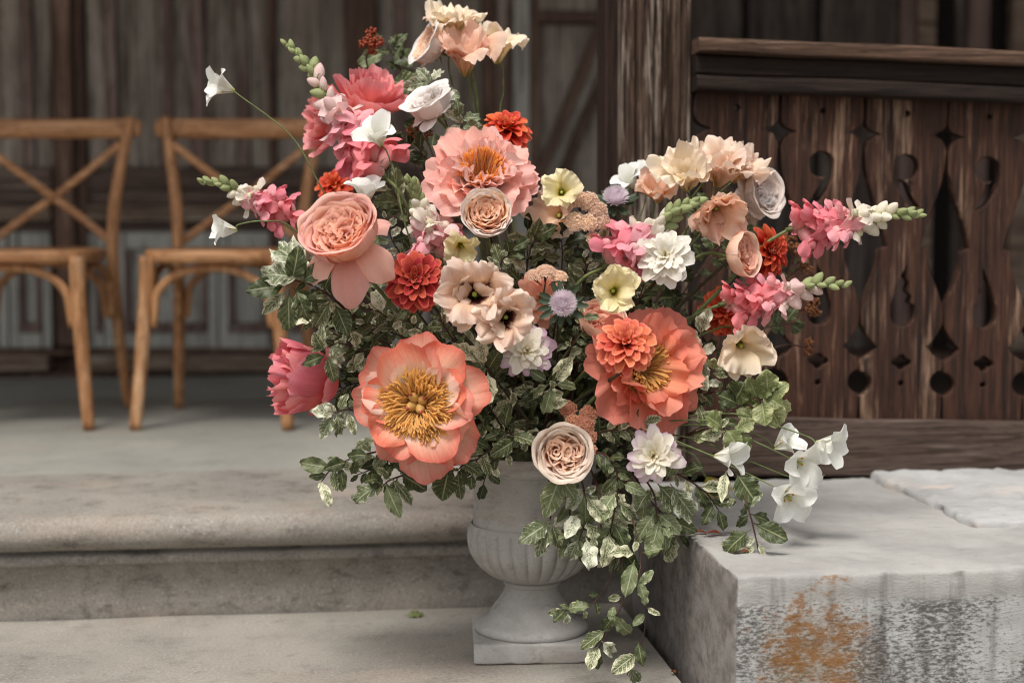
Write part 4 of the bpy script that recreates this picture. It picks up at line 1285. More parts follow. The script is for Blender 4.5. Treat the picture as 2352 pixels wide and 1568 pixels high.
mr_blushi = pm('rose_blush_inside', [(0, '#efb48a'), (.6, '#f6cdae'), (1, '#fae2ce')], .10, .48)
mr_white = pm('rose_white_blush', [(0, '#f0dcc8'), (.5, '#f3e8e0'), (1, '#f4eeea')], .05, .32)
mr_peach = pm('rose_peach', [(0, '#f2bb9a'), (.5, '#f4c7af'), (1, '#f4d4c0')], .08, .34, edge='#f5e1d5')
md_red = pm('dahlia_red', [(0, '#701612'), (.45, '#a4302a'), (1, '#c24c42')], .18, .22, edge='#d66e60', val=.14)
md_red2 = pm('dahlia_scarlet', [(0, '#85201a'), (.45, '#c23d2c'), (1, '#d9583f')], .16, .24, edge='#e0745a', val=.12)
md_coral = pm('dahlia_coral', [(0, '#b03c2a'), (.45, '#da6246'), (1, '#ea8466')], .20, .24, edge='#f09c82', val=.14)
md_orange = pm('dahlia_orange_red', [(0, '#962a18'), (.45, '#cf4a30'), (1, '#e26444')], .16, .24, edge='#e88464', val=.12)
md_white = pm('dahlia_white', [(0, '#f0dc92'), (.30, '#f3ebd2'), (1, '#f4f0ea')], .12, .32, val=.06)
md_lilac = pm('dahlia_lilac_white', [(0, '#f0dc98'), (.45, '#f3ead6'), (.78, '#f0e6e2'), (1, '#d3b6c8')], .16, .32, val=.08)
md_lilac2 = pm('dahlia_lilac_cream', [(0, '#f0dca2'), (.40, '#f3e8d8'), (.70, '#ebd8db'), (1, '#cba6bd')], .16, .32, val=.08)
md_cream = pm('dahlia_cream_inside', [(0, '#f0d98c'), (.40, '#f5ecd2'), (1, '#f5f0e6')], .12, .34, val=.06)
md_peach = pm('dahlia_peach_coral', [(0, '#f5c79c'), (.5, '#f6c4a6'), (1, '#f4b49e')], .22, .4, val=.12)
m_dheart = pm('dahlia_heart_cream', [(0, '#c9b95c'), (1, '#f0e2ae')], .05, .2)
ml_peach = pm('lisianthus_peach', [(0, '#c9b27a'), (.25, '#f2d3b2'), (.7, '#f3d6c0'), (1, '#f2e0d2')], .14, .38)
ml_cream = pm('lisianthus_cream', [(0, '#c6bd74'), (.25, '#f2dfb8'), (.7, '#f3e2c6'), (1, '#f3e3d0')], .12, .38)
ml_apri = pm('lisianthus_apricot', [(0, '#b9a860'), (.25, '#f1c8a2'), (.7, '#f2c6ab'), (1, '#f3d5c3')], .12, .40)
ml_yell = pm('lisianthus_pale_yellow', [(0, '#a8a444'), (.28, '#d6cc78'), (.55, '#f0e5b6'), (1, '#f0e6c2')], .12, .36)
ml_peachd = pm('lisianthus_peach_dark_eye', [(0, '#2a1210'), (.40, '#3d1716'), (.47, '#8a5a48'), (.54, '#f2d3b2'), (.75, '#f3d6c0'), (1, '#f2e0d2')], .14, .34)
m_throat = pm('lisianthus_dark_throat', [(0, '#2a1210'), (.6, '#43191a'), (1, '#6a322c')], .2, .1)
m_wh = pm('bell_white', [(0, '#d5d79a'), (.18, '#eeeee2'), (1, '#f5f5f1')], .09, .30, val=.04, blot=.02)
ms_hot = pm('snapdragon_hot_pink', [(0, '#f2c4be'), (.35, '#ec909a'), (1, '#ed8f9a')], .12, .32)
ms_mid = pm('snapdragon_pink', [(0, '#f2dcd0'), (.35, '#f0b3b9'), (1, '#f1acb6')], .12, .34)
ms_pale = pm('snapdragon_blush', [(0, '#f0e6d2'), (.4, '#f1dad2'), (1, '#efcacb')], .10, .34)
ms_white = pm('snapdragon_white', [(0, '#cfd2a0'), (.4, '#efe8d2'), (1, '#f2e8de')], .06, .34)
ms_green = plain_mat('snapdragon_green_bud', '#8a9660', '#b3b888', 120, .5, .3, .25)
m_aster = pm('aster_lilac', [(0, '#dcc8d6'), (.5, '#ebdde6'), (1, '#f3ebf0')], .05, .3)
m_yarp = pm('yarrow_peach', [(0, '#f2cdac'), (1, '#fbe6d4')], .05, .5)
m_yarc = pm('yarrow_coral', [(0, '#dc9c7c'), (1, '#f0c0a4')], .05, .45)
m_seed = plain_mat('seed_head_rust', '#6f2c1e', '#a4543a', 300, .7, .2)
m_seedb = plain_mat('seed_head_brown', '#5d3a26', '#8d5a38', 300, .7, .2)

def fdir(f):
    return Vector((f[0], -f[2], f[1])).normalized()

def stem_to(root, p0, d0, rad, mat, path=None, seed=0, back=.07):
    rnd = random.Random(seed)
    inv = root.matrix_basis.inverted()
    end = MOUTH + Vector((rnd.uniform(-.05, .05), rnd.uniform(-.05, .05), rnd.uniform(-.03, .01)))
    if path:
        pts = [p0] + [P(*q_) for q_ in path]
        if (pts[-1] - end).length > .05: pts.append(end)
    else:
        L = (p0 - end).length
        pts = [p0, p0 - d0 * min(back, L * .3), (p0 - d0 * back * .9).lerp(end, .5) + Vector((rnd.uniform(-.02, .02), .03, .03 * rnd.uniform(.3, 1.2))), end]
    pts = [inv @ p for p in spline(pts, 6)]
    b = MB(); b.tube(pts, lambda t: rad * (.8 + .35 * t), 7)
    obj('stem', b.mesh('stem', mat), root)

_n = [0]
def flower(name, x, y, d, face, spx, build, label, cat, group, srad=.0026, smat=None, path=None, spin=None, boff=0.0, back=.07):
    _n[0] += 1
    dr = fdir(face)
    p = P(x, y, d)
    q_ = dr.to_track_quat('Z', 'Y').to_matrix().to_4x4()
    if spin is None: spin = _n[0] * 1.7
    root = empty(name, Matrix.Translation(p) @ q_ @ RZ(spin), label, cat, group)
    S = spx * d / FPX
    build(root, S)
    stem_to(root, p + dr * boff * S, dr, srad, smat or m_stem, path, _n[0], back)
    return root

# ------------------------------------------------------------------ peonies
GP = 'peonies in the bouquet'
for (x, y, d, f, s, mt, k, lab) in (
    (965, 925, 2.33, (-.12, .10, 1), 172, mp_coral, 'open', 'wide open coral peony with big golden stamens, lower left of the bouquet'),
    (1106, 440, 2.52, (.02, .62, .78), 150, mp_pinkcream, 'full', 'ruffled pale coral peony with orange stamens, upper middle of the bouquet'),
    (1462, 850, 2.46, (.36, .14, .9), 160, mp_deep, 'semi', 'large deep coral peony behind the coral dahlia, right of the middle'),
    (762, 872, 2.44, (-.92, .12, .30), 116, mp_hot, 'cup', 'closed hot pink peony hanging at the left edge of the bouquet'),
    (842, 262, 2.62, (.22, .85, .35), 105, mp_pink, 'bowl', 'salmon pink peony behind the top of the tall snapdragon spike'),
    (788, 290, 2.64, (-.85, .30, .35), 92, mp_pink, 'bowl', 'salmon pink peony facing left below the tall snapdragon spike')):
    flower('peony', x, y, d, f, s, lambda r_, S, mt=mt, k=k, x=x: peony(r_, S, mt, k, x, {'peony_coral_cream': mp_corali, 'peony_pale_coral': mp_palei, 'peony_deep_coral': mp_deepi}.get(mt.name)), lab, 'peony', GP, .004)

# ------------------------------------------------------------------ roses
GR = 'roses in the bouquet'
for (x, y, d, f, s, mo, mi, k, lab) in (
    (806, 566, 2.31, (-.30, .66, .70), 88, mr_salm, mr_salmi, 'garden', 'big salmon garden rose with drooping outer petals at the left'),
    (1118, 505, 2.38, (.02, .34, .94), 56, mr_cream, mr_peachi, 'ranunculus', 'cream rose with tightly swirled peach heart below the ruffled peony'),
    (1295, 1042, 2.36, (-.02, .16, 1), 62, mr_blush, mr_blushi, 'flat', 'blush garden rose hanging over the rim of the urn'),
    (1678, 588, 2.46, (.80, .12, .58), 52, mr_peach, mr_salmi, 'cup', 'peach cup rose facing right beside the red dahlia'),
    (1002, 266, 2.56, (-.42, .74, .42), 54, mr_white, mr_white, 'white', 'white blush rose below the top peach blooms'),
    (1012, 122, 2.68, (-.72, .48, .35), 48, mr_white, mr_blushi, 'white', 'ivory rose side-on at the very top left of the peach blooms'),
    (1728, 452, 2.62, (.62, .22, .70), 52, mr_cream, mr_white, 'flat', 'soft white rose behind the peach blooms at the upper right'),
    (1378, 762, 2.44, (.15, .72, .62), 54, mr_peach, mr_salmi, 'cup', 'peach rose half hidden behind the coral dahlia')):
    flower('garden_rose', x, y, d, f, s, lambda r_, S, mo=mo, mi=mi, k=k, x=x: rose(r_, S, mo, mi, k, x), lab, 'rose', GR, .0032, spin=0.0 if k == 'garden' else None)

# ------------------------------------------------------------------ dahlias
GD = 'dahlias in the bouquet'
for (x, y, d, f, s, mt, k, n, cm, lab) in (
    (955, 645, 2.34, (-.04, .30, .95), 74, md_red, 'ball', 74, m_dheart, 'dark red dahlia below the salmon garden rose'),
    (1438, 792, 2.30, (.02, .62, .78), 72, md_coral, 'ball', 76, None, 'coral dahlia in front of the deep coral peony'),
    (1164, 300, 2.60, (.08, .80, .60), 62, md_orange, 'ball', 68, m_dheart, 'orange red dahlia above the ruffled peony'),
    (768, 428, 2.78, (-.25, .55, .8), 46, md_orange, 'ball', 56, None, 'small orange red dahlia behind the salmon rose at the left'),
    (1762, 578, 2.54, (.72, .18, .66), 66, md_red2, 'ball', 62, m_dheart, 'orange red dahlia facing right beside the peach cup rose'),
    (1660, 716, 2.58, (-.10, .2, .95), 60, md_red2, 'ball', 58, None, 'red dahlia behind the lower right snapdragon'),
    (1528, 592, 2.42, (-.12, .30, .95), 70, md_white, 'flat', 52, m_dheart, 'white dahlia with creamy heart at the right of the middle'),
    (1500, 1046, 2.34, (.02, .12, 1), 72, md_lilac, 'flat', 38, m_dheart, 'white dahlia with lilac tips low on the right'),
    (1206, 808, 2.38, (.15, .28, .92), 70, md_lilac2, 'flat', 48, m_dheart, 'lilac edged cream dahlia below the ruffled peach lisianthus'),
    (1240, 688, 2.46, (-.05, .15, 1), 66, md_peach, 'flat', 44, m_dheart, 'peach dahlia half hidden behind the lilac aster')):
    flower('dahlia', x, y, d, f, s, lambda r_, S, mt=mt, k=k, n=n, cm=cm, x=x: dahlia(r_, S, mt, x, n, k, cm, md_cream if 'lilac' in mt.name else None), lab, 'dahlia', GD, .0032, m_stem2)

# ------------------------------------------------------------------ lisianthus
GL = 'lisianthus in the bouquet'
for (x, y, d, f, s, mt, dk, dbl, fl, fr, lab, path) in (
    (1090, 676, 2.36, (-.02, .14, 1), 92, ml_peachd, None, True, 6, .06, 'ruffled peach lisianthus with dark throat beside the dark red dahlia', None),
    (1162, 728, 2.33, (.12, -.10, 1), 78, ml_peachd, None, True, 6, .06, 'ruffled peach lisianthus with dark throat drooping over the lilac edged dahlia', None),
    (1290, 442, 2.46, (-.06, .28, .95), 52, ml_yell, None, False, 8, .045, 'small pale yellow lisianthus with green throat, right of the ruffled peony', None),
    (1408, 668, 2.38, (-.06, .12, 1), 68, ml_yell, None, False, 16, .05, 'pale yellow lisianthus above the coral dahlia', None),
    (1060, 566, 2.42, (.15, -.35, .75), 54, ml_yell, None, False, 30, .05, 'pale yellow lisianthus drooping below the cream rose', None),
    (1574, 412, 2.52, (-.18, .66, .66), 76, ml_cream, None, True, 25, .05, 'cream lisianthus cup at the upper right', None),
    (1652, 398, 2.54, (.05, .70, .55), 80, ml_peach, None, True, 30, .06, 'tall ruffled peach lisianthus topping the upper right cluster', None),
    (1645, 478, 2.48, (.12, -.38, .85), 76, ml_apri, None, True, 25, .06, 'apricot lisianthus drooping below the upper right cluster', None),
    (1702, 794, 2.46, (.22, -.22, .92), 80, ml_cream, None, False, 18, .05, 'cream peach lisianthus under the lower right snapdragon', None),
    (1035, 66, 2.70, (-.02, .92, .22), 74, ml_cream, None, True, 5, .06, 'cream lisianthus at the very top of the bouquet', None),
    (1146, 116, 2.70, (.16, .95, .12), 68, ml_cream, None, False, 5, .05, 'cream lisianthus on a bare stem at the top right', [(1153, 150, 2.70), (1156, 210, 2.70), (1150, 290, 2.68), (1190, 620, 2.62)]),
    (1068, 140, 2.66, (-.04, .82, .42), 80, ml_apri, None, True, 10, .06, 'apricot lisianthus in the middle of the top cluster', [(1076, 185, 2.67), (1086, 240, 2.68), (1110, 330, 2.66), (1180, 620, 2.62)]),
    (1284, 495, 2.54, (-.45, .15, .85), 68, ml_peach, None, False, 20, .05, 'blush lisianthus just below the small yellow one', None),
    (1510, 446, 2.58, (-.15, .7, .6), 56, ml_apri, None, False, 25, .05, 'apricot lisianthus behind the cream cup at the upper right', None),
    (1700, 398, 2.60, (.55, .62, .40), 62, ml_peach, None, True, 20, .06, 'ruffled peach lisianthus leaning right behind the tall one', None),
    (1634, 1112, 2.78, (.35, -.45, .5), 46, ml_yell, None, False, 25, .05, 'pale yellow lisianthus hanging low behind the trailing leaves', None)):
    flower('lisianthus', x, y, d, f, s, lambda r_, S, mt=mt, dk=dk, dbl=dbl, fl=fl, fr=fr, x=x: lisianthus(r_, S, mt, x, 5 if not dbl else 6, fl, fr, 1.0, dk, double=dbl), lab, 'lisianthus', GL, .0018, m_stem, path, boff=-.5)

GW = 'white bell flowers on thin stems'
for (x, y, d, f, s, lab, path) in (
    (512, 200, 2.50, (-.86, .30, .40), 56, 'white flower facing left on a long thin stem, highest at the left', [(548, 218, 2.5), (668, 312, 2.5), (735, 425, 2.5), (850, 640, 2.52), (1000, 850, 2.55)]),
    (868, 312, 2.42, (-.14, .72, .66), 60, 'white cup shaped flower in front of the tall snapdragon spike', [(890, 352, 2.42), (912, 430, 2.42), (935, 530, 2.42), (1010, 720, 2.48)]),
    (522, 527, 2.44, (-.90, .06, .42), 48, 'small white flower facing left beside the left snapdragon', [(548, 516, 2.44), (610, 508, 2.44), (680, 530, 2.46), (860, 700, 2.5)]),
    (842, 446, 2.44, (.12, .80, .35), 56, 'white flower peeping out behind the salmon garden rose', None),
    (1668, 1050, 2.36, (.78, -.02, .50), 54, 'white bell nearest the lilac tipped dahlia', [(1620, 1040, 2.37), (1560, 1015, 2.38), (1480, 985, 2.42), (1350, 1000, 2.5)]),
    (1800, 1018, 2.42, (.66, .42, .35), 46, 'white bell behind the group of white bells at the right', [(1745, 1000, 2.42), (1660, 972, 2.42), (1560, 965, 2.42), (1350, 990, 2.5)]),
    (1836, 1062, 2.38, (.42, -.10, .90), 60, 'white bell in the middle of the group at the right', [(1790, 1040, 2.4), (1700, 1000, 2.41), (1600, 975, 2.42), (1350, 1000, 2.5)]),
    (1900, 1022, 2.38, (.80, -.10, .58), 54, 'white bell farthest right in the bouquet', [(1850, 1000, 2.4), (1740, 965, 2.41), (1640, 950, 2.42), (1350, 990, 2.5)]),
    (1812, 1142, 2.35, (.26, -.32, .90), 60, 'lowest white bell, drooping above the stone block', [(1760, 1108, 2.38), (1680, 1070, 2.4), (1560, 1020, 2.42), (1350, 1000, 2.5)]),
    (1842, 1106, 2.42, (.72, -.45, .35), 46, 'white bell tucked between the lowest and the middle one', [(1800, 1090, 2.42), (1700, 1050, 2.42), (1560, 1000, 2.44), (1350, 1000, 2.5)]),
    (1446, 418, 2.64, (-.45, .55, .5), 46, 'blurred white flower above the pale aster', None),
    (1490, 405, 2.66, (.10, .70, .5), 44, 'blurred white flower beside the cream lisianthus cup', None)):
    flower('white_bellflower', x, y, d, f, s, lambda r_, S, x=x: white_bell(r_, S * (1.22 if x > 1600 else 1.08), m_wh, x), lab, 'bellflower', GW, .0013, m_stem, path, boff=-.5)

# ------------------------------------------------------------------ asters, yarrow, seed heads
GAS = 'lilac asters in the bouquet'
for (x, y, d, f, s, lab) in ((1293, 697, 2.35, (.04, .22, 1), 36, 'lilac button aster with dark green bracts in the middle of the bouquet'), (1414, 456, 2.52, (.02, .70, .70), 34, 'pale lilac aster seen from the side, upper right of the middle')):
    flower('aster', x, y, d, f, s, lambda r_, S, x=x: aster(r_, S, m_aster, x), lab, 'aster', GAS, .0016, m_stem2)
GY = 'yarrow heads in the bouquet'
for (x, y, d, f, s, mt, caps, lab) in (
    (1346, 500, 2.46, (.05, .35, .92), 62, m_yarp, [(-.30, .72, .0, .30, .5), (.12, .62, .05, .33, .5), (.45, .28, .0, .34, .5), (.55, -.12, -.05, .30, .5), (-.40, -.20, .1, .33, .5), (.05, -.25, .12, .30, .5), (.22, -.75, -.1, .2, .5)], 'tall peach yarrow beside the small yellow lisianthus'),
    (1255, 632, 2.42, (.10, .86, .5), 52, m_yarp, [(-.55, 0, -.02, .36, .5), (.0, .08, .12, .44, .5), (.55, -.05, -.05, .38, .5)], 'flat peach yarrow head above the peach dahlia'),
    (1330, 978, 2.42, (.05, .35, .92), 60, m_yarc, [(-.40, .68, .0, .30, .4), (.35, .45, .05, .30, .4), (-.25, .18, .1, .24, .4), (.18, .0, .1, .36, .4), (.38, -.45, .0, .26, .4), (.45, -.95, .0, .18, .4)], 'coral yarrow behind the blush rose at the urn rim')):
    flower('yarrow', x, y, d, f, s, lambda r_, S, mt=mt, caps=caps, x=x: yarrow(r_, S, mt, x, caps), lab, 'yarrow', GY, .0016, m_stem2, spin=0.0, boff=-.5)
GS = 'rusty seed heads in the bouquet'
for (x, y, d, f, s, mt, lobes, lab) in (
    (853, 100, 2.72, (0, .9, .4), 33, m_seed, [(0, .3, .6, .42, 26), (-.5, 0, .1, .42, 24), (.5, 0, .1, .4, 24), (0, .1, -.5, .4, 22), (.1, -.2, 0, .4, 20)], 'rusty red seed head standing up at the top left'),
    (966, 300, 2.58, (0, .6, .7), 34, m_seedb, [(0, .3, .3, .5, 30), (-.5, -.2, .1, .45, 26), (.5, -.2, .1, .45, 26)], 'brown seed head under the white blush rose'),
    (1812, 560, 2.72, (.6, .5, .5), 34, m_seedb, [(0, .3, .3, .5, 30), (.2, -.5, .1, .5, 30), (-.4, -.1, .1, .4, 22)], 'brown seed head behind the orange red dahlia facing right'),
    (1842, 612, 2.74, (.6, .5, .5), 28, m_seedb, [(0, .3, .3, .5, 30), (.3, -.4, .1, .5, 26)], 'small brown seed head low behind the right dahlia'),
    (1862, 706, 2.74, (.7, .3, .5), 30, m_seedb, [(0, .3, .3, .5, 30), (.3, -.4, .1, .5, 26), (-.4, -.2, .1, .4, 20)], 'brown seed head behind the tip of the lower right snapdragon'),
    (1852, 795, 2.74, (.7, .1, .5), 26, m_seedb, [(0, .4, .3, .45, 26), (.1, -.5, .1, .5, 28)], 'brown seed head hanging at the right below the snapdragon'),
    (1690, 505, 2.70, (.3, .6, .5), 30, m_seedb, [(0, .3, .3, .5, 30), (.4, -.3, .1, .5, 26)], 'brown seed head under the soft white rose')):
    flower('seed_head', x, y, d, f, s, lambda r_, S, mt=mt, lobes=lobes, x=x: seed_head(r_, S, mt, x, lobes), lab, 'seed head', GS, .0018, m_twig, spin=0.0)

# ------------------------------------------------------------------ snapdragons
GSN = 'snapdragon spikes in the bouquet'
for (b0, t0, s, cols, no, nb, lab) in (
    ((888, 410, 2.50), (660, 96, 2.58), 90, (ms_hot, ms_mid, ms_pale), 16, 24, 'tall snapdragon spike leaning left at the top, green tip'),
    ((690, 500, 2.54), (468, 412, 2.50), 66, (ms_hot, ms_mid, ms_white), 15, 17, 'pink snapdragon pointing left in front of the chair'),
    ((1010, 592, 2.46), (938, 410, 2.42), 80, (ms_mid, ms_pale, ms_white), 12, 20, 'blush snapdragon with upright green tip left of the cream rose'),
    ((1385, 615, 2.46), (1597, 457, 2.42), 92, (ms_hot, ms_mid, ms_white), 14, 20, 'pink snapdragon leaning right above the white dahlia'),
    ((1805, 528, 2.52), (2112, 488, 2.46), 78, (ms_hot, ms_mid, ms_white), 18, 18, 'upper pink snapdragon pointing far right before the balustrade'),
    ((1650, 700, 2.48), (1940, 648, 2.42), 74, (ms_hot, ms_mid, ms_pale), 16, 16, 'lower pink snapdragon pointing right before the balustrade')):
    pb_, pt_ = P(*b0), P(*t0)
    dr = (pt_ - pb_)
    L = dr.length; dr.normalize()
    root = empty('snapdragon', Matrix.Translation(pb_) @ dr.to_track_quat('Z', 'Y').to_matrix().to_4x4(), lab, 'snapdragon', GSN)
    snapdragon(root, None, s * b0[2] / FPX, cols, int(b0[0]), no, nb, L, ms_green)
    sp_ = {1805: [(1745, 570, 2.52), (1660, 660, 2.53), (1520, 800, 2.55)], 1650: [(1600, 722, 2.49), (1530, 768, 2.51), (1400, 880, 2.54)], 690: [(735, 525, 2.55), (800, 600, 2.56), (950, 800, 2.57)]}.get(b0[0])
    stem_to(root, pb_ + dr * .004, dr, .0034, m_stem, sp_, int(b0[0]), .06)

# ================================================================== foliage
ml_dark = leaf_mat('leaf_dark_green', '#4f5836', '#384226', '#b8b78e', .04)
ml_var = leaf_mat('leaf_variegated', '#6a7249', '#4c5634', '#d9d7b8', .26)
ml_pale = leaf_mat('leaf_silver_pale', '#79835e', '#58633f', '#dcdcc6', .30)
ml_soft = leaf_mat('leaf_soft_grey_green', '#7d8660', '#66704b', '#cccdae', .10)
ml_lime = leaf_mat('leaf_yellow_green', '#7c8456', '#667040', '#b6b88a', .22)
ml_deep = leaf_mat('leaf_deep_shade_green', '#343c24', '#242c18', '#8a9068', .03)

def leaf_fn(seed, W=.52, wav=.05, curl=40, fold=.25, rnd_=False, ser=.04):
    rnd = random.Random(seed)
    a0 = rnd.uniform(0, 22); mc = midcurve(1, a0, a0 - curl * rnd.uniform(.4, 1.4), 1.2)
    n = len(mc) - 1
    ph = rnd.uniform(0, 6.28); fr = rnd.uniform(15, 24)
    pk = rnd.uniform(.78, 1.0)
    tw = rnd.uniform(-.5, .5)
    def fn(u, v):
        k = v * n; i = min(int(k), n - 1); t = k - i
        x, z, a = [mc[i][c] * (1 - t) + mc[i + 1][c] * t for c in range(3)]
        vv = max(0, (v - .13) / .87)
        wv = W / 2 * (max(0, math.sin(math.pi * vv ** pk)) ** .72) if vv > 0 else 0
        wv = max(wv, .014 * (1 - v) + .002)
        wv *= 1 + ser * math.sin(v * fr * 2.4 + (2 if u > 0 else 0) + ph) * (abs(u) > .7)
        y = wv * u
        off = fold * wv * abs(u) + wav * abs(u) ** 2 * math.sin(v * fr + ph + (1.6 if u > 0 else 0)) * min(1, vv * 4) + .05 * nz(u * 1.5, v * 2.5, seed * 1.3)
        off += tw * y * v
        return (x - math.sin(a) * off, y, z + math.cos(a) * off)
    return fn

def leaf_set(mat, kind='ell'):
    kw = {'ell': dict(W=.47, wav=.07), 'round': dict(W=.80, curl=30, wav=.07, ser=.06), 'crisp': dict(W=.52, wav=.10, curl=70, ser=.07), 'narrow': dict(W=.36, wav=.06, curl=50)}[kind]
    return variants(('leaf', mat.name, kind), 7, lambda i: gmesh('leaf', leaf_fn(i * 5 + 3, **kw), 8, 14, mat))

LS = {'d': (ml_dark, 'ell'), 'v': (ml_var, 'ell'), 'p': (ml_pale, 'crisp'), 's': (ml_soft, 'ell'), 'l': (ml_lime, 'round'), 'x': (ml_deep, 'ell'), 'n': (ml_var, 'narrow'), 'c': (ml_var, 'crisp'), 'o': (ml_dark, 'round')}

def put_leaf(root, base, B, T, key, rnd, tilt=.55):
    dx = T - B
    L = dx.length
    x = dx.normalized()
    tocam = (Vector((0, 0, CAMZ)) - B).normalized()
    nrm = (tocam + Vector((rnd.uniform(-tilt, tilt), rnd.uniform(-.2, .2), .35 + rnd.uniform(-tilt, tilt)))).normalized()
    y = nrm.cross(x).normalized()
    z = x.cross(y)
    M_ = Matrix(((x.x, y.x, z.x, 0), (x.y, y.y, z.y, 0), (x.z, y.z, z.z, 0), (0, 0, 0, 1)))
    o = obj('leaf', rnd.choice(leaf_set(*LS[key])), root, Matrix.Translation(B - base) @ M_ @ Matrix.Diagonal((L, L * rnd.uniform(.85, 1.1), L, 1)))
    return o

_s = [0]
def sprig(label, path, keys, n=0, size=70, leaves=(), group=None, t0=.25, rad=.0016, spread=1.0, world=False, name='leafy_sprig', mat=None, tilt=.55):
    _s[0] += 1
    rnd = random.Random(_s[0] * 13)
    pts = [Vector(p) for p in path] if world else [P(*p) for p in path]
    cv = spline(pts, 8)
    base = cv[0]
    root = empty(name, Matrix.Translation(base), label, 'foliage', group)
    b = MB(); b.tube([p - base for p in cv], lambda t: rad * (1.3 - .75 * t), 6)
    obj('twig', b.mesh('twig', mat or m_twig), root)
    side = 1
    n = int(n * 1.35)
    for k in range(n):
        t = t0 + (1 - t0) * (k + .6) / n
        i = min(int(t * (len(cv) - 1)), len(cv) - 2)
        B = cv[i].lerp(cv[i + 1], t * (len(cv) - 1) - i)
        tg = (cv[i + 1] - cv[i]).normalized()
        lat = tg.cross(Vector((0, -1, 0)))
        if lat.length < .2: lat = tg.cross(Vector((0, 0, 1)))
        lat.normalize()
        ang = rnd.uniform(.5, 1.25) * spread * (1 if k < n - 1 else .1)
        dr = tg * math.cos(ang) + lat * side * math.sin(ang) + Vector((rnd.uniform(-.25, .25), rnd.uniform(-.7, .25), rnd.uniform(-.3, .2)))
        side = -side
        L = size * .86 * B.y / FPX * rnd.uniform(.45, 1.3)
        put_leaf(root, base, B, B + dr.normalized() * L, rnd.choice(keys), rnd, tilt)
    dd = path[-1][2] if not world else 2.4
    for lf in leaves:
        bx_, by_, tx_, ty_, ky = lf[:5]
        d_ = lf[5] if len(lf) > 5 else dd
        B = P(bx_, by_, d_); T = P(tx_, ty_, d_ + rnd.uniform(-.035, .012))
        put_leaf(root, base, B, T, ky, rnd, tilt * .8)
    return root

GF = 'variegated foliage sprigs'
sprig('leafy sprig with silver and dark leaves pointing left under the salmon rose', [(1000, 860, 2.55), (860, 760, 2.46), (735, 665, 2.36), (660, 640, 2.32)], 'vdd', 4, 60,
      [(700, 640, 625, 520, 'p'), (690, 640, 600, 620, 'p'), (705, 655, 665, 575, 'p'), (660, 655, 562, 668, 'd'), (668, 650, 690, 570, 'd'), (665, 665, 660, 765, 'v'), (660, 668, 598, 720, 'v'), (672, 660, 735, 720, 'd'), (690, 650, 760, 600, 'd'), (680, 662, 705, 745, 'c'), (670, 645, 612, 610, 'p')], GF, mat=m_twig)
sprig('dark leafy sprig behind the salmon rose reaching down left', [(1000, 900, 2.55), (880, 790, 2.46), (780, 700, 2.40), (730, 650, 2.38)], 'dvdv', 12, 70, [(735, 655, 720, 585, 'd'), (740, 660, 800, 610, 'd'), (760, 690, 715, 760, 'c'), (770, 700, 800, 770, 'd')], GF)
sprig('leafy sprig hanging over the closed pink peony', [(1010, 920, 2.55), (880, 830, 2.46), (790, 790, 2.38), (745, 800, 2.34)], 'dvcv', 9, 62, [(748, 815, 692, 838, 'd'), (750, 815, 770, 880, 'v'), (745, 805, 720, 768, 'v'), (755, 800, 800, 800, 'p'), (740, 800, 735, 745, 'v'), (760, 800, 795, 842, 'p')], GF)
sprig('twiggy sprig of small leaves between the red dahlia and the open peony', [(1050, 980, 2.56), (960, 830, 2.48), (890, 730, 2.42), (820, 700, 2.40)], 'vdvs', 14, 52, [(905, 740, 935, 712, 's'), (880, 720, 860, 660, 'p')], GF)
sprig('silvery leafy sprig at the left of the open peony', [(1000, 1000, 2.52), (880, 950, 2.42), (800, 940, 2.36), (750, 955, 2.34)], 'pvp', 5, 58, [(770, 950, 718, 940, 'p'), (768, 952, 735, 1005, 'p'), (780, 945, 792, 905, 'v'), (772, 952, 790, 1005, 'p'), (765, 945, 745, 925, 'p'), (800, 945, 815, 1000, 'v')], GF)
sprig('pale leafy sprig reaching furthest down left under the open peony', [(1090, 1040, 2.52), (960, 1030, 2.42), (850, 1040, 2.36), (770, 1070, 2.34), (735, 1110, 2.33)], 'npvd', 6, 60, [(765, 1075, 685, 1062, 's'), (768, 1080, 790, 1130, 's'), (800, 1060, 745, 1075, 'd'), (850, 1045, 790, 1045, 'd'), (740, 1105, 755, 1160, 'n'), (780, 1070, 790, 1120, 'd')], GF)
sprig('pale leafy sprig with one long leaf hanging under the open peony', [(1080, 1060, 2.52), (970, 1080, 2.42), (900, 1100, 2.36), (875, 1120, 2.34)], 'vndo', 6, 56, [(885, 1110, 920, 1190, 's'), (880, 1115, 800, 1140, 'p'), (900, 1100, 955, 1160, 'n'), (920, 1090, 980, 1120, 'o'), (870, 1100, 840, 1100, 'd')], GF)
sprig('short leafy sprig hanging beside the left of the urn neck', [(1130, 1050, 2.52), (1075, 1060, 2.42), (1050, 1080, 2.38)], 'dov', 4, 50, [(1052, 1080, 1058, 1150, 'v'), (1030, 1080, 1015, 1150, 'o'), (1045, 1075, 1000, 1120, 'o'), (1060, 1060, 1110, 1090, 'd'), (1075, 1050, 1040, 1010, 'c')], GF)
sprig('variegated sprig between the open peony and the lilac edged dahlia', [(1220, 1000, 2.55), (1160, 900, 2.44), (1110, 840, 2.36)], 'vv', 3, 62, [(1115, 850, 1042, 870, 'v'), (1120, 855, 1128, 925, 'v'), (1110, 845, 1062, 820, 'v'), (1112, 840, 1100, 775, 'c'), (1105, 835, 1050, 785, 'v'), (1120, 850, 1150, 800, 'd')], GF)
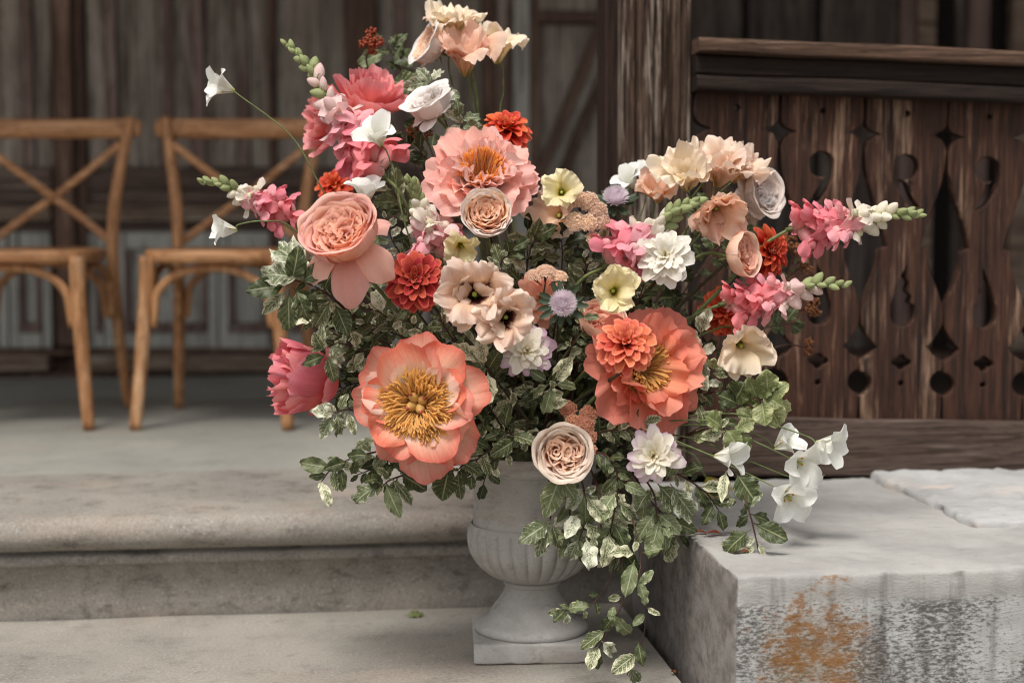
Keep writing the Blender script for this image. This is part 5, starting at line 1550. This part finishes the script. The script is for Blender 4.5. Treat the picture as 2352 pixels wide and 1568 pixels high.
sprig('variegated sprig to the right of the lilac edged dahlia', [(1240, 1010, 2.55), (1262, 930, 2.42), (1268, 878, 2.35)], 'vd', 2, 60, [(1270, 878, 1312, 822, 'v'), (1272, 882, 1326, 890, 'v'), (1266, 884, 1250, 955, 's'), (1262, 882, 1215, 910, 'v'), (1265, 875, 1300, 850, 'd'), (1258, 876, 1215, 850, 'd')], GF)
sprig('dark leaves above the urn rim beside the blush rose', [(1230, 1030, 2.55), (1180, 1000, 2.42), (1150, 985, 2.38)], 'dvd', 5, 60, [(1165, 990, 1112, 1008, 'd'), (1160, 985, 1165, 925, 'd'), (1175, 1000, 1230, 1010, 'v'), (1185, 1010, 1130, 1045, 'd')], GF)
sprig('cascading sprig of grey green leaves left of the urn bowl middle', [(1260, 1060, 2.50), (1262, 1110, 2.40), (1265, 1180, 2.38), (1258, 1220, 2.37)], 'ssv', 3, 70, [(1290, 1085, 1250, 1190, 's'), (1270, 1080, 1325, 1150, 's'), (1262, 1200, 1195, 1240, 'p'), (1262, 1205, 1225, 1280, 'p'), (1265, 1200, 1285, 1260, 'v')], GF)
sprig('cascading sprig of pale leaves over the fluted bowl', [(1320, 1050, 2.50), (1340, 1120, 2.39), (1345, 1190, 2.37), (1330, 1240, 2.36)], 'spc', 5, 74, [(1340, 1130, 1352, 1225, 's'), (1330, 1235, 1298, 1298, 'p'), (1345, 1235, 1362, 1305, 'p'), (1340, 1200, 1395, 1260, 's'), (1345, 1140, 1400, 1200, 'c'), (1330, 1180, 1300, 1230, 'p')], GF)
sprig('mottled sprig hanging under the lilac tipped dahlia', [(1400, 1060, 2.50), (1420, 1120, 2.40), (1410, 1180, 2.38), (1400, 1230, 2.37)], 'vsc', 6, 70, [(1415, 1130, 1370, 1190, 's'), (1420, 1150, 1470, 1200, 'v'), (1405, 1200, 1440, 1260, 'd'), (1400, 1220, 1390, 1300, 'v'), (1430, 1110, 1480, 1130, 's')], GF)
sprig('grey green sprig hanging beside the left face of the stone block', [(1460, 1070, 2.50), (1500, 1130, 2.40), (1510, 1190, 2.38), (1520, 1210, 2.37)], 'svs', 6, 74, [(1505, 1175, 1455, 1250, 's'), (1515, 1190, 1490, 1285, 's'), (1520, 1190, 1532, 1265, 's'), (1510, 1110, 1575, 1180, 'v'), (1530, 1100, 1560, 1040, 's'), (1540, 1110, 1600, 1205, 'p')], GF)
sprig('long trailing sprig hanging in front of the stone block to the ground', [(1420, 1090, 2.50), (1455, 1200, 2.37), (1472, 1290, 2.34), (1462, 1345, 2.33), (1482, 1400, 2.33), (1475, 1470, 2.33), (1440, 1550, 2.33)], 'sv', 3, 60, [(1458, 1285, 1435, 1372, 's', 2.33), (1465, 1345, 1500, 1310, 's', 2.33), (1458, 1270, 1410, 1260, 'v', 2.35), (1475, 1270, 1520, 1255, 's', 2.35), (1452, 1455, 1415, 1430, 's', 2.33), (1462, 1500, 1405, 1545, 'v', 2.33), (1445, 1530, 1475, 1580, 'p', 2.33), (1465, 1470, 1475, 1530, 'd', 2.33), (1485, 1395, 1510, 1410, 'n', 2.33)], GF, .1, rad=.0012)
sprig('small trailing sprig crossing the foot of the urn at the right', [(1400, 1100, 2.52), (1425, 1250, 2.40), (1432, 1370, 2.37), (1400, 1440, 2.36), (1370, 1500, 2.35)], 'v', 0, 50, [(1300, 1400, 1345, 1385, 's', 2.36), (1415, 1410, 1380, 1450, 'd', 2.36), (1395, 1445, 1330, 1490, 'v', 2.35), (1380, 1470, 1420, 1510, 'p', 2.35), (1370, 1490, 1375, 1540, 'd', 2.35), (1400, 1430, 1410, 1390, 's', 2.36), (1375, 1480, 1350, 1530, 'v', 2.35), (1430, 1370, 1395, 1375, 'v', 2.37)], GF, rad=.0011)
sprig('thin twig of small leaves in front of the urn foot', [(1420, 1250, 2.40), (1400, 1330, 2.38), (1350, 1395, 2.37), (1290, 1402, 2.36)], 'vds', 6, 38, [(1300, 1400, 1272, 1425, 'd'), (1305, 1405, 1300, 1440, 'p')], GF, .45, rad=.0010)
sprig('sprig hanging onto the top of the stone block below the white bells', [(1640, 1040, 2.42), (1690, 1095, 2.36), (1718, 1165, 2.33), (1735, 1230, 2.32), (1742, 1265, 2.32)], 'd', 0, 50, [(1690, 1085, 1735, 1150, 'o', 2.35), (1668, 1080, 1655, 1150, 'n', 2.36), (1720, 1180, 1690, 1215, 'd', 2.33), (1725, 1180, 1775, 1198, 'd', 2.33), (1730, 1200, 1808, 1240, 'd', 2.32), (1725, 1215, 1650, 1272, 'd', 2.32), (1740, 1235, 1690, 1250, 'p', 2.32), (1742, 1245, 1755, 1285, 'v', 2.32), (1738, 1250, 1690, 1285, 'n', 2.32), (1715, 1170, 1745, 1120, 'p', 2.34), (1700, 1190, 1715, 1160, 'd', 2.33), (1690, 1140, 1665, 1165, 'n', 2.34)], GF, rad=.0017)
sprig('yellow green crinkled leaves below the cream peach lisianthus at the right', [(1560, 1010, 2.52), (1650, 960, 2.46), (1720, 920, 2.44), (1770, 900, 2.42)], 'ld', 6, 62, [(1765, 905, 1760, 848, 'l'), (1770, 910, 1812, 880, 'l'), (1772, 915, 1815, 960, 'l'), (1760, 910, 1790, 985, 'l'), (1740, 915, 1720, 870, 'l'), (1750, 920, 1755, 975, 'l'), (1700, 930, 1650, 905, 'o'), (1690, 925, 1710, 880, 'o')], GF)
sprig('yellow green mottled leaves above the white bells', [(1540, 1020, 2.50), (1620, 985, 2.42), (1690, 985, 2.40)], 'lc', 5, 58, [(1660, 985, 1625, 950, 'l'), (1690, 985, 1735, 965, 'l'), (1665, 990, 1610, 1005, 'c'), (1690, 990, 1720, 1040, 'l'), (1660, 990, 1690, 1050, 'c')], GF)
sprig('dark leafy sprig at the right of the deep coral peony', [(1480, 1000, 2.56), (1570, 930, 2.52), (1640, 900, 2.50), (1700, 905, 2.50)], 'do', 9, 56, (), GF)
sprig('silver mottled sprig rising right of the deep coral peony', [(1500, 1000, 2.58), (1580, 880, 2.52), (1605, 800, 2.48), (1612, 750, 2.48)], 'pv', 2, 50, [(1605, 830, 1590, 765, 'p'), (1608, 815, 1645, 790, 'p'), (1600, 840, 1635, 830, 'p'), (1595, 850, 1625, 890, 'p'), (1605, 800, 1575, 750, 'v'), (1612, 760, 1625, 715, 'p')], GF)
sprig('silver curled sprig above the white blush rose', [(1100, 560, 2.66), (1040, 330, 2.62), (1000, 220, 2.60), (985, 185, 2.60)], 'p', 2, 50, [(990, 190, 930, 195, 'p'), (992, 188, 1010, 150, 'p'), (995, 200, 960, 215, 'p'), (1010, 215, 1050, 215, 'p')], GF)
sprig('frosted pale sprig between the white blush rose and the ruffled peony', [(1130, 560, 2.66), (1080, 350, 2.60), (1062, 290, 2.57), (1045, 265, 2.56)], 'p', 1, 50, [(1055, 280, 1020, 250, 'p'), (1058, 278, 1105, 262, 'p'), (1060, 285, 1020, 320, 'v'), (1062, 288, 1110, 300, 'p'), (1065, 290, 1050, 335, 'c'), (1050, 270, 1060, 240, 'p')], GF)
sprig('dark leafy sprig under the brown seed head', [(1120, 700, 2.64), (1040, 480, 2.62), (985, 370, 2.60), (930, 330, 2.60)], 'dxvd', 14, 56, [(930, 320, 905, 300, 'p')], GF)
sprig('pale green leafy sprig behind the upright blush snapdragon', [(1100, 800, 2.60), (990, 600, 2.54), (925, 480, 2.52), (890, 420, 2.52)], 'psvd', 14, 62, (), GF)
sprig('silver leaves tucked under the salmon rose beside the red dahlia', [(1060, 850, 2.56), (930, 680, 2.48), (870, 610, 2.44), (840, 570, 2.42)], 'psp', 9, 62, (), GF)
sprig('green leaves behind the rusty seed head at the top left', [(1090, 600, 2.72), (980, 320, 2.74), (920, 160, 2.76), (880, 90, 2.76)], 'od', 8, 52, [(900, 110, 935, 75, 'd'), (905, 115, 950, 150, 'o'), (890, 120, 820, 150, 's'), (895, 190, 960, 200, 'o')], GF)
sprig('mottled sprig in the gap below the ruffled peony', [(1210, 1000, 2.62), (1200, 760, 2.56), (1210, 620, 2.52), (1225, 540, 2.50)], 'vdc', 14, 70, (), GF)
sprig('mottled sprig in the gap left of the peach yarrow', [(1230, 1000, 2.62), (1270, 780, 2.56), (1290, 620, 2.54), (1290, 545, 2.52)], 'vdxv', 13, 66, (), GF)
sprig('pale mottled leaves left of the pink florets above the yellow lisianthus', [(1250, 1000, 2.62), (1310, 800, 2.54), (1345, 640, 2.50), (1340, 590, 2.48)], 'pvd', 10, 56, (), GF)
sprig('dark leafy sprig behind the peach cup rose', [(1270, 1000, 2.66), (1480, 800, 2.64), (1620, 600, 2.64), (1700, 540, 2.66)], 'dxo', 14, 62, (), GF)
sprig('dark leafy sprig behind the lower right snapdragon', [(1300, 1000, 2.66), (1560, 850, 2.64), (1740, 760, 2.66), (1830, 740, 2.70)], 'dod', 12, 58, (), GF)
sprig('dark leafy twig at the far right behind the dahlia', [(1300, 1000, 2.70), (1580, 780, 2.70), (1760, 640, 2.72), (1840, 600, 2.74)], 'od', 10, 52, (), GF)
for lab, pth, ks_, n_, sz in (
    ('grey green cascade sprig below the blush rose', [(1300, 1060, 2.54), (1310, 1110, 2.44), (1308, 1190, 2.42), (1300, 1250, 2.41)], 'svps', 10, 70),
    ('dense dark cascade sprig behind the lilac tipped dahlia stems', [(1380, 1060, 2.56), (1400, 1120, 2.48), (1420, 1200, 2.46), (1425, 1290, 2.45)], 'dvds', 14, 74),
    ('grey green cascade sprig beside the stone block corner', [(1440, 1060, 2.56), (1480, 1130, 2.46), (1530, 1190, 2.44), (1560, 1230, 2.44)], 'svd', 12, 70),
    ('dark cascade sprig under the lilac tipped dahlia towards the bells', [(1480, 1060, 2.54), (1560, 1090, 2.46), (1620, 1130, 2.44), (1650, 1170, 2.44)], 'dvd', 10, 64),
    ('mottled cascade sprig in the middle of the hanging leaves', [(1350, 1060, 2.52), (1375, 1130, 2.42), (1380, 1210, 2.40), (1372, 1270, 2.40)], 'vcsp', 12, 70),
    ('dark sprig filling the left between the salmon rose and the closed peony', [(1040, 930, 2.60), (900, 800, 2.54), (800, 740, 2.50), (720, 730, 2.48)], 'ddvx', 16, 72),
    ('leafy sprig just above the closed pink peony', [(1040, 940, 2.58), (900, 850, 2.50), (820, 800, 2.46), (760, 760, 2.44)], 'dvdc', 14, 66),
    ('dark sprig left of the open peony', [(1040, 980, 2.58), (900, 900, 2.50), (820, 880, 2.46), (775, 900, 2.44)], 'dvx', 13, 62),
    ('dark sprig under the open peony towards the step', [(1060, 1040, 2.54), (960, 1060, 2.48), (880, 1070, 2.46), (820, 1090, 2.46)], 'dvs', 11, 58),
    ('leafy sprig behind the wide open peony on its right', [(1180, 1020, 2.56), (1140, 960, 2.48), (1120, 920, 2.46), (1135, 880, 2.46)], 'dvx', 9, 62),
    ('dark leafy sprig between the yellow lisianthus and the white dahlia', [(1280, 980, 2.64), (1400, 800, 2.58), (1460, 700, 2.56), (1500, 640, 2.56)], 'dxv', 14, 62),
    ('dark leafy sprig behind the upper right cluster', [(1290, 980, 2.68), (1500, 700, 2.66), (1600, 540, 2.66), (1640, 470, 2.66)], 'dxo', 14, 60)):
    sprig(lab, pth, ks_, n_, sz, (), GF)
for lab, pth, ks_, n_, sz in (
    ('pale mottled twig over the left of the urn rim', [(1190, 1020, 2.48), (1140, 1030, 2.42), (1100, 1050, 2.40), (1085, 1090, 2.40)], 'vdvc', 9, 52),
    ('mottled twig hanging at the urn rim under the dark leaves', [(1210, 1020, 2.48), (1170, 1040, 2.42), (1130, 1060, 2.41), (1110, 1110, 2.41)], 'dvx', 9, 48),
    ('pale twig just under the cream rose', [(1190, 900, 2.56), (1160, 700, 2.46), (1150, 610, 2.44), (1175, 575, 2.43)], 'vpvd', 10, 50),
    ('mottled twig between the dark red dahlia and the peach lisianthus', [(1120, 900, 2.54), (1040, 780, 2.44), (1010, 720, 2.42), (1030, 640, 2.42)], 'vdv', 9, 48),
    ('silver twig right of the lilac aster', [(1260, 900, 2.54), (1310, 800, 2.44), (1330, 760, 2.42), (1335, 720, 2.42)], 'pvd', 8, 44),
    ('mottled twig between the yellow lisianthus and the white dahlia', [(1300, 900, 2.56), (1420, 760, 2.50), (1465, 690, 2.47), (1480, 650, 2.46)], 'vdp', 8, 46),
    ('pale leafy twig low under the deep coral peony', [(1300, 1020, 2.50), (1390, 990, 2.42), (1440, 985, 2.40), (1480, 970, 2.40)], 'vdv', 9, 50),
    ('mottled twig left of the lilac tipped dahlia', [(1300, 1040, 2.48), (1380, 1040, 2.40), (1410, 1070, 2.38), (1420, 1100, 2.38)], 'vsd', 9, 50),
    ('mottled twig beside the upright blush snapdragon', [(1080, 850, 2.56), (960, 640, 2.50), (905, 560, 2.46), (885, 500, 2.46)], 'pvp', 10, 52),
    ('fine leafy twig above the open peony', [(1080, 950, 2.56), (960, 800, 2.46), (890, 760, 2.43), (840, 740, 2.42)], 'vdv', 11, 46),
    ('fine leafy twig below the dark red dahlia', [(1090, 950, 2.54), (1000, 800, 2.44), (950, 745, 2.42), (905, 730, 2.42)], 'svp', 9, 44),
    ('pale leafy twig under the cream peach lisianthus', [(1500, 990, 2.52), (1600, 900, 2.48), (1640, 850, 2.47), (1660, 830, 2.47)], 'pvl', 8, 46)):
    sprig(lab, pth, ks_, n_, sz, (), GF)
# the shaded inside of the bouquet
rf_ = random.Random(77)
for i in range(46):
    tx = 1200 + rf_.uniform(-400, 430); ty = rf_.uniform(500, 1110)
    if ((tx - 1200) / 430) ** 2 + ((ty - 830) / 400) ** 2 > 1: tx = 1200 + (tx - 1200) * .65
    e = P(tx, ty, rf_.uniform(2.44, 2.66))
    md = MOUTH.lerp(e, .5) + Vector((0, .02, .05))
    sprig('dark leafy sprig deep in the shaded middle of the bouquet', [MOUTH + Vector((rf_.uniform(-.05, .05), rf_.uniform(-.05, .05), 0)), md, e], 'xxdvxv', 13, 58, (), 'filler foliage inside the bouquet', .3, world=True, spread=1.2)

# ================================================================== fallen things
ml_fall = plain_mat('fallen_petal_coral', '#a8452f', '#d07a5a', 120, .6, .2, .2)
def fallen(name, x, y, z, px_, mesh, yaw, label, cat, group=None, tilt=0.0):
    u_, v_ = onz(x, y, z)
    p = ER * u_ + EB * v_
    s_ = px_ * p.y / FPX
    o = obj(name, mesh, None, Matrix.Translation((p.x, p.y, z + .004)) @ RZ(yaw) @ RX(.75 if name == 'fallen_leaf' else 0) @ RY(tilt) @ SCL(s_))
    tag(o, label, cat, group)
pmesh = [gmesh('petal', petal_fn(1, .45, 8 + 8 * i, -30, 1, base=.3, cup=.7, tip=.45, seed=i), 8, 8, ml_fall) for i in range(2)]
GFP = 'petals fallen on the stone block'
fallen('fallen_petal', 1592, 1226, BZ, 34, pmesh[0], .1, 'dark coral petal lying on the stone block, left of the pair', 'petal', GFP)
fallen('fallen_petal', 1622, 1230, BZ, 40, pmesh[1], .15, 'pale coral petal lying on the stone block, right of the pair', 'petal', GFP)
fallen('fallen_petal', 1718, 1240, BZ, 26, pmesh[0], 1.2, 'red petal on the stone block behind the hanging twig', 'petal', GFP)
fallen('fallen_petal', 1700, 1272, BZ, 26, pmesh[1], .4, 'red petal on the stone block below the hanging twig', 'petal', GFP)
fallen('fallen_leaf', 930, 1418, .0, 46, leaf_set(ml_lime, 'ell')[2], .2, 'yellow green leaf lying on the landing left of the urn', 'leaf', None, -.25)
m_dry = plain_mat('dry_leaf_brown', '#6a4a38', '#9a6a52', 90, .8, .2, .1)
dry = [gmesh('leaf', leaf_fn(40 + i, W=.5, wav=.14, curl=90, ser=.08), 8, 10, m_dry) for i in range(3)]
for i, (x, y, s_, a, lab) in enumerate(((1582, 1528, 44, .6, 'reddish dry leaf stuck in the gap beside the stone block'), (1545, 1478, 30, 2.2, 'small dry leaf in the gap halfway along the stone block'), (1560, 1552, 34, 4.0, 'brown dry leaf at the front end of the gap'))):
    fallen('dry_leaf', x, y, -.005, s_, dry[i], a, lab, 'leaf', 'dry leaves in the gap beside the block', -.4)
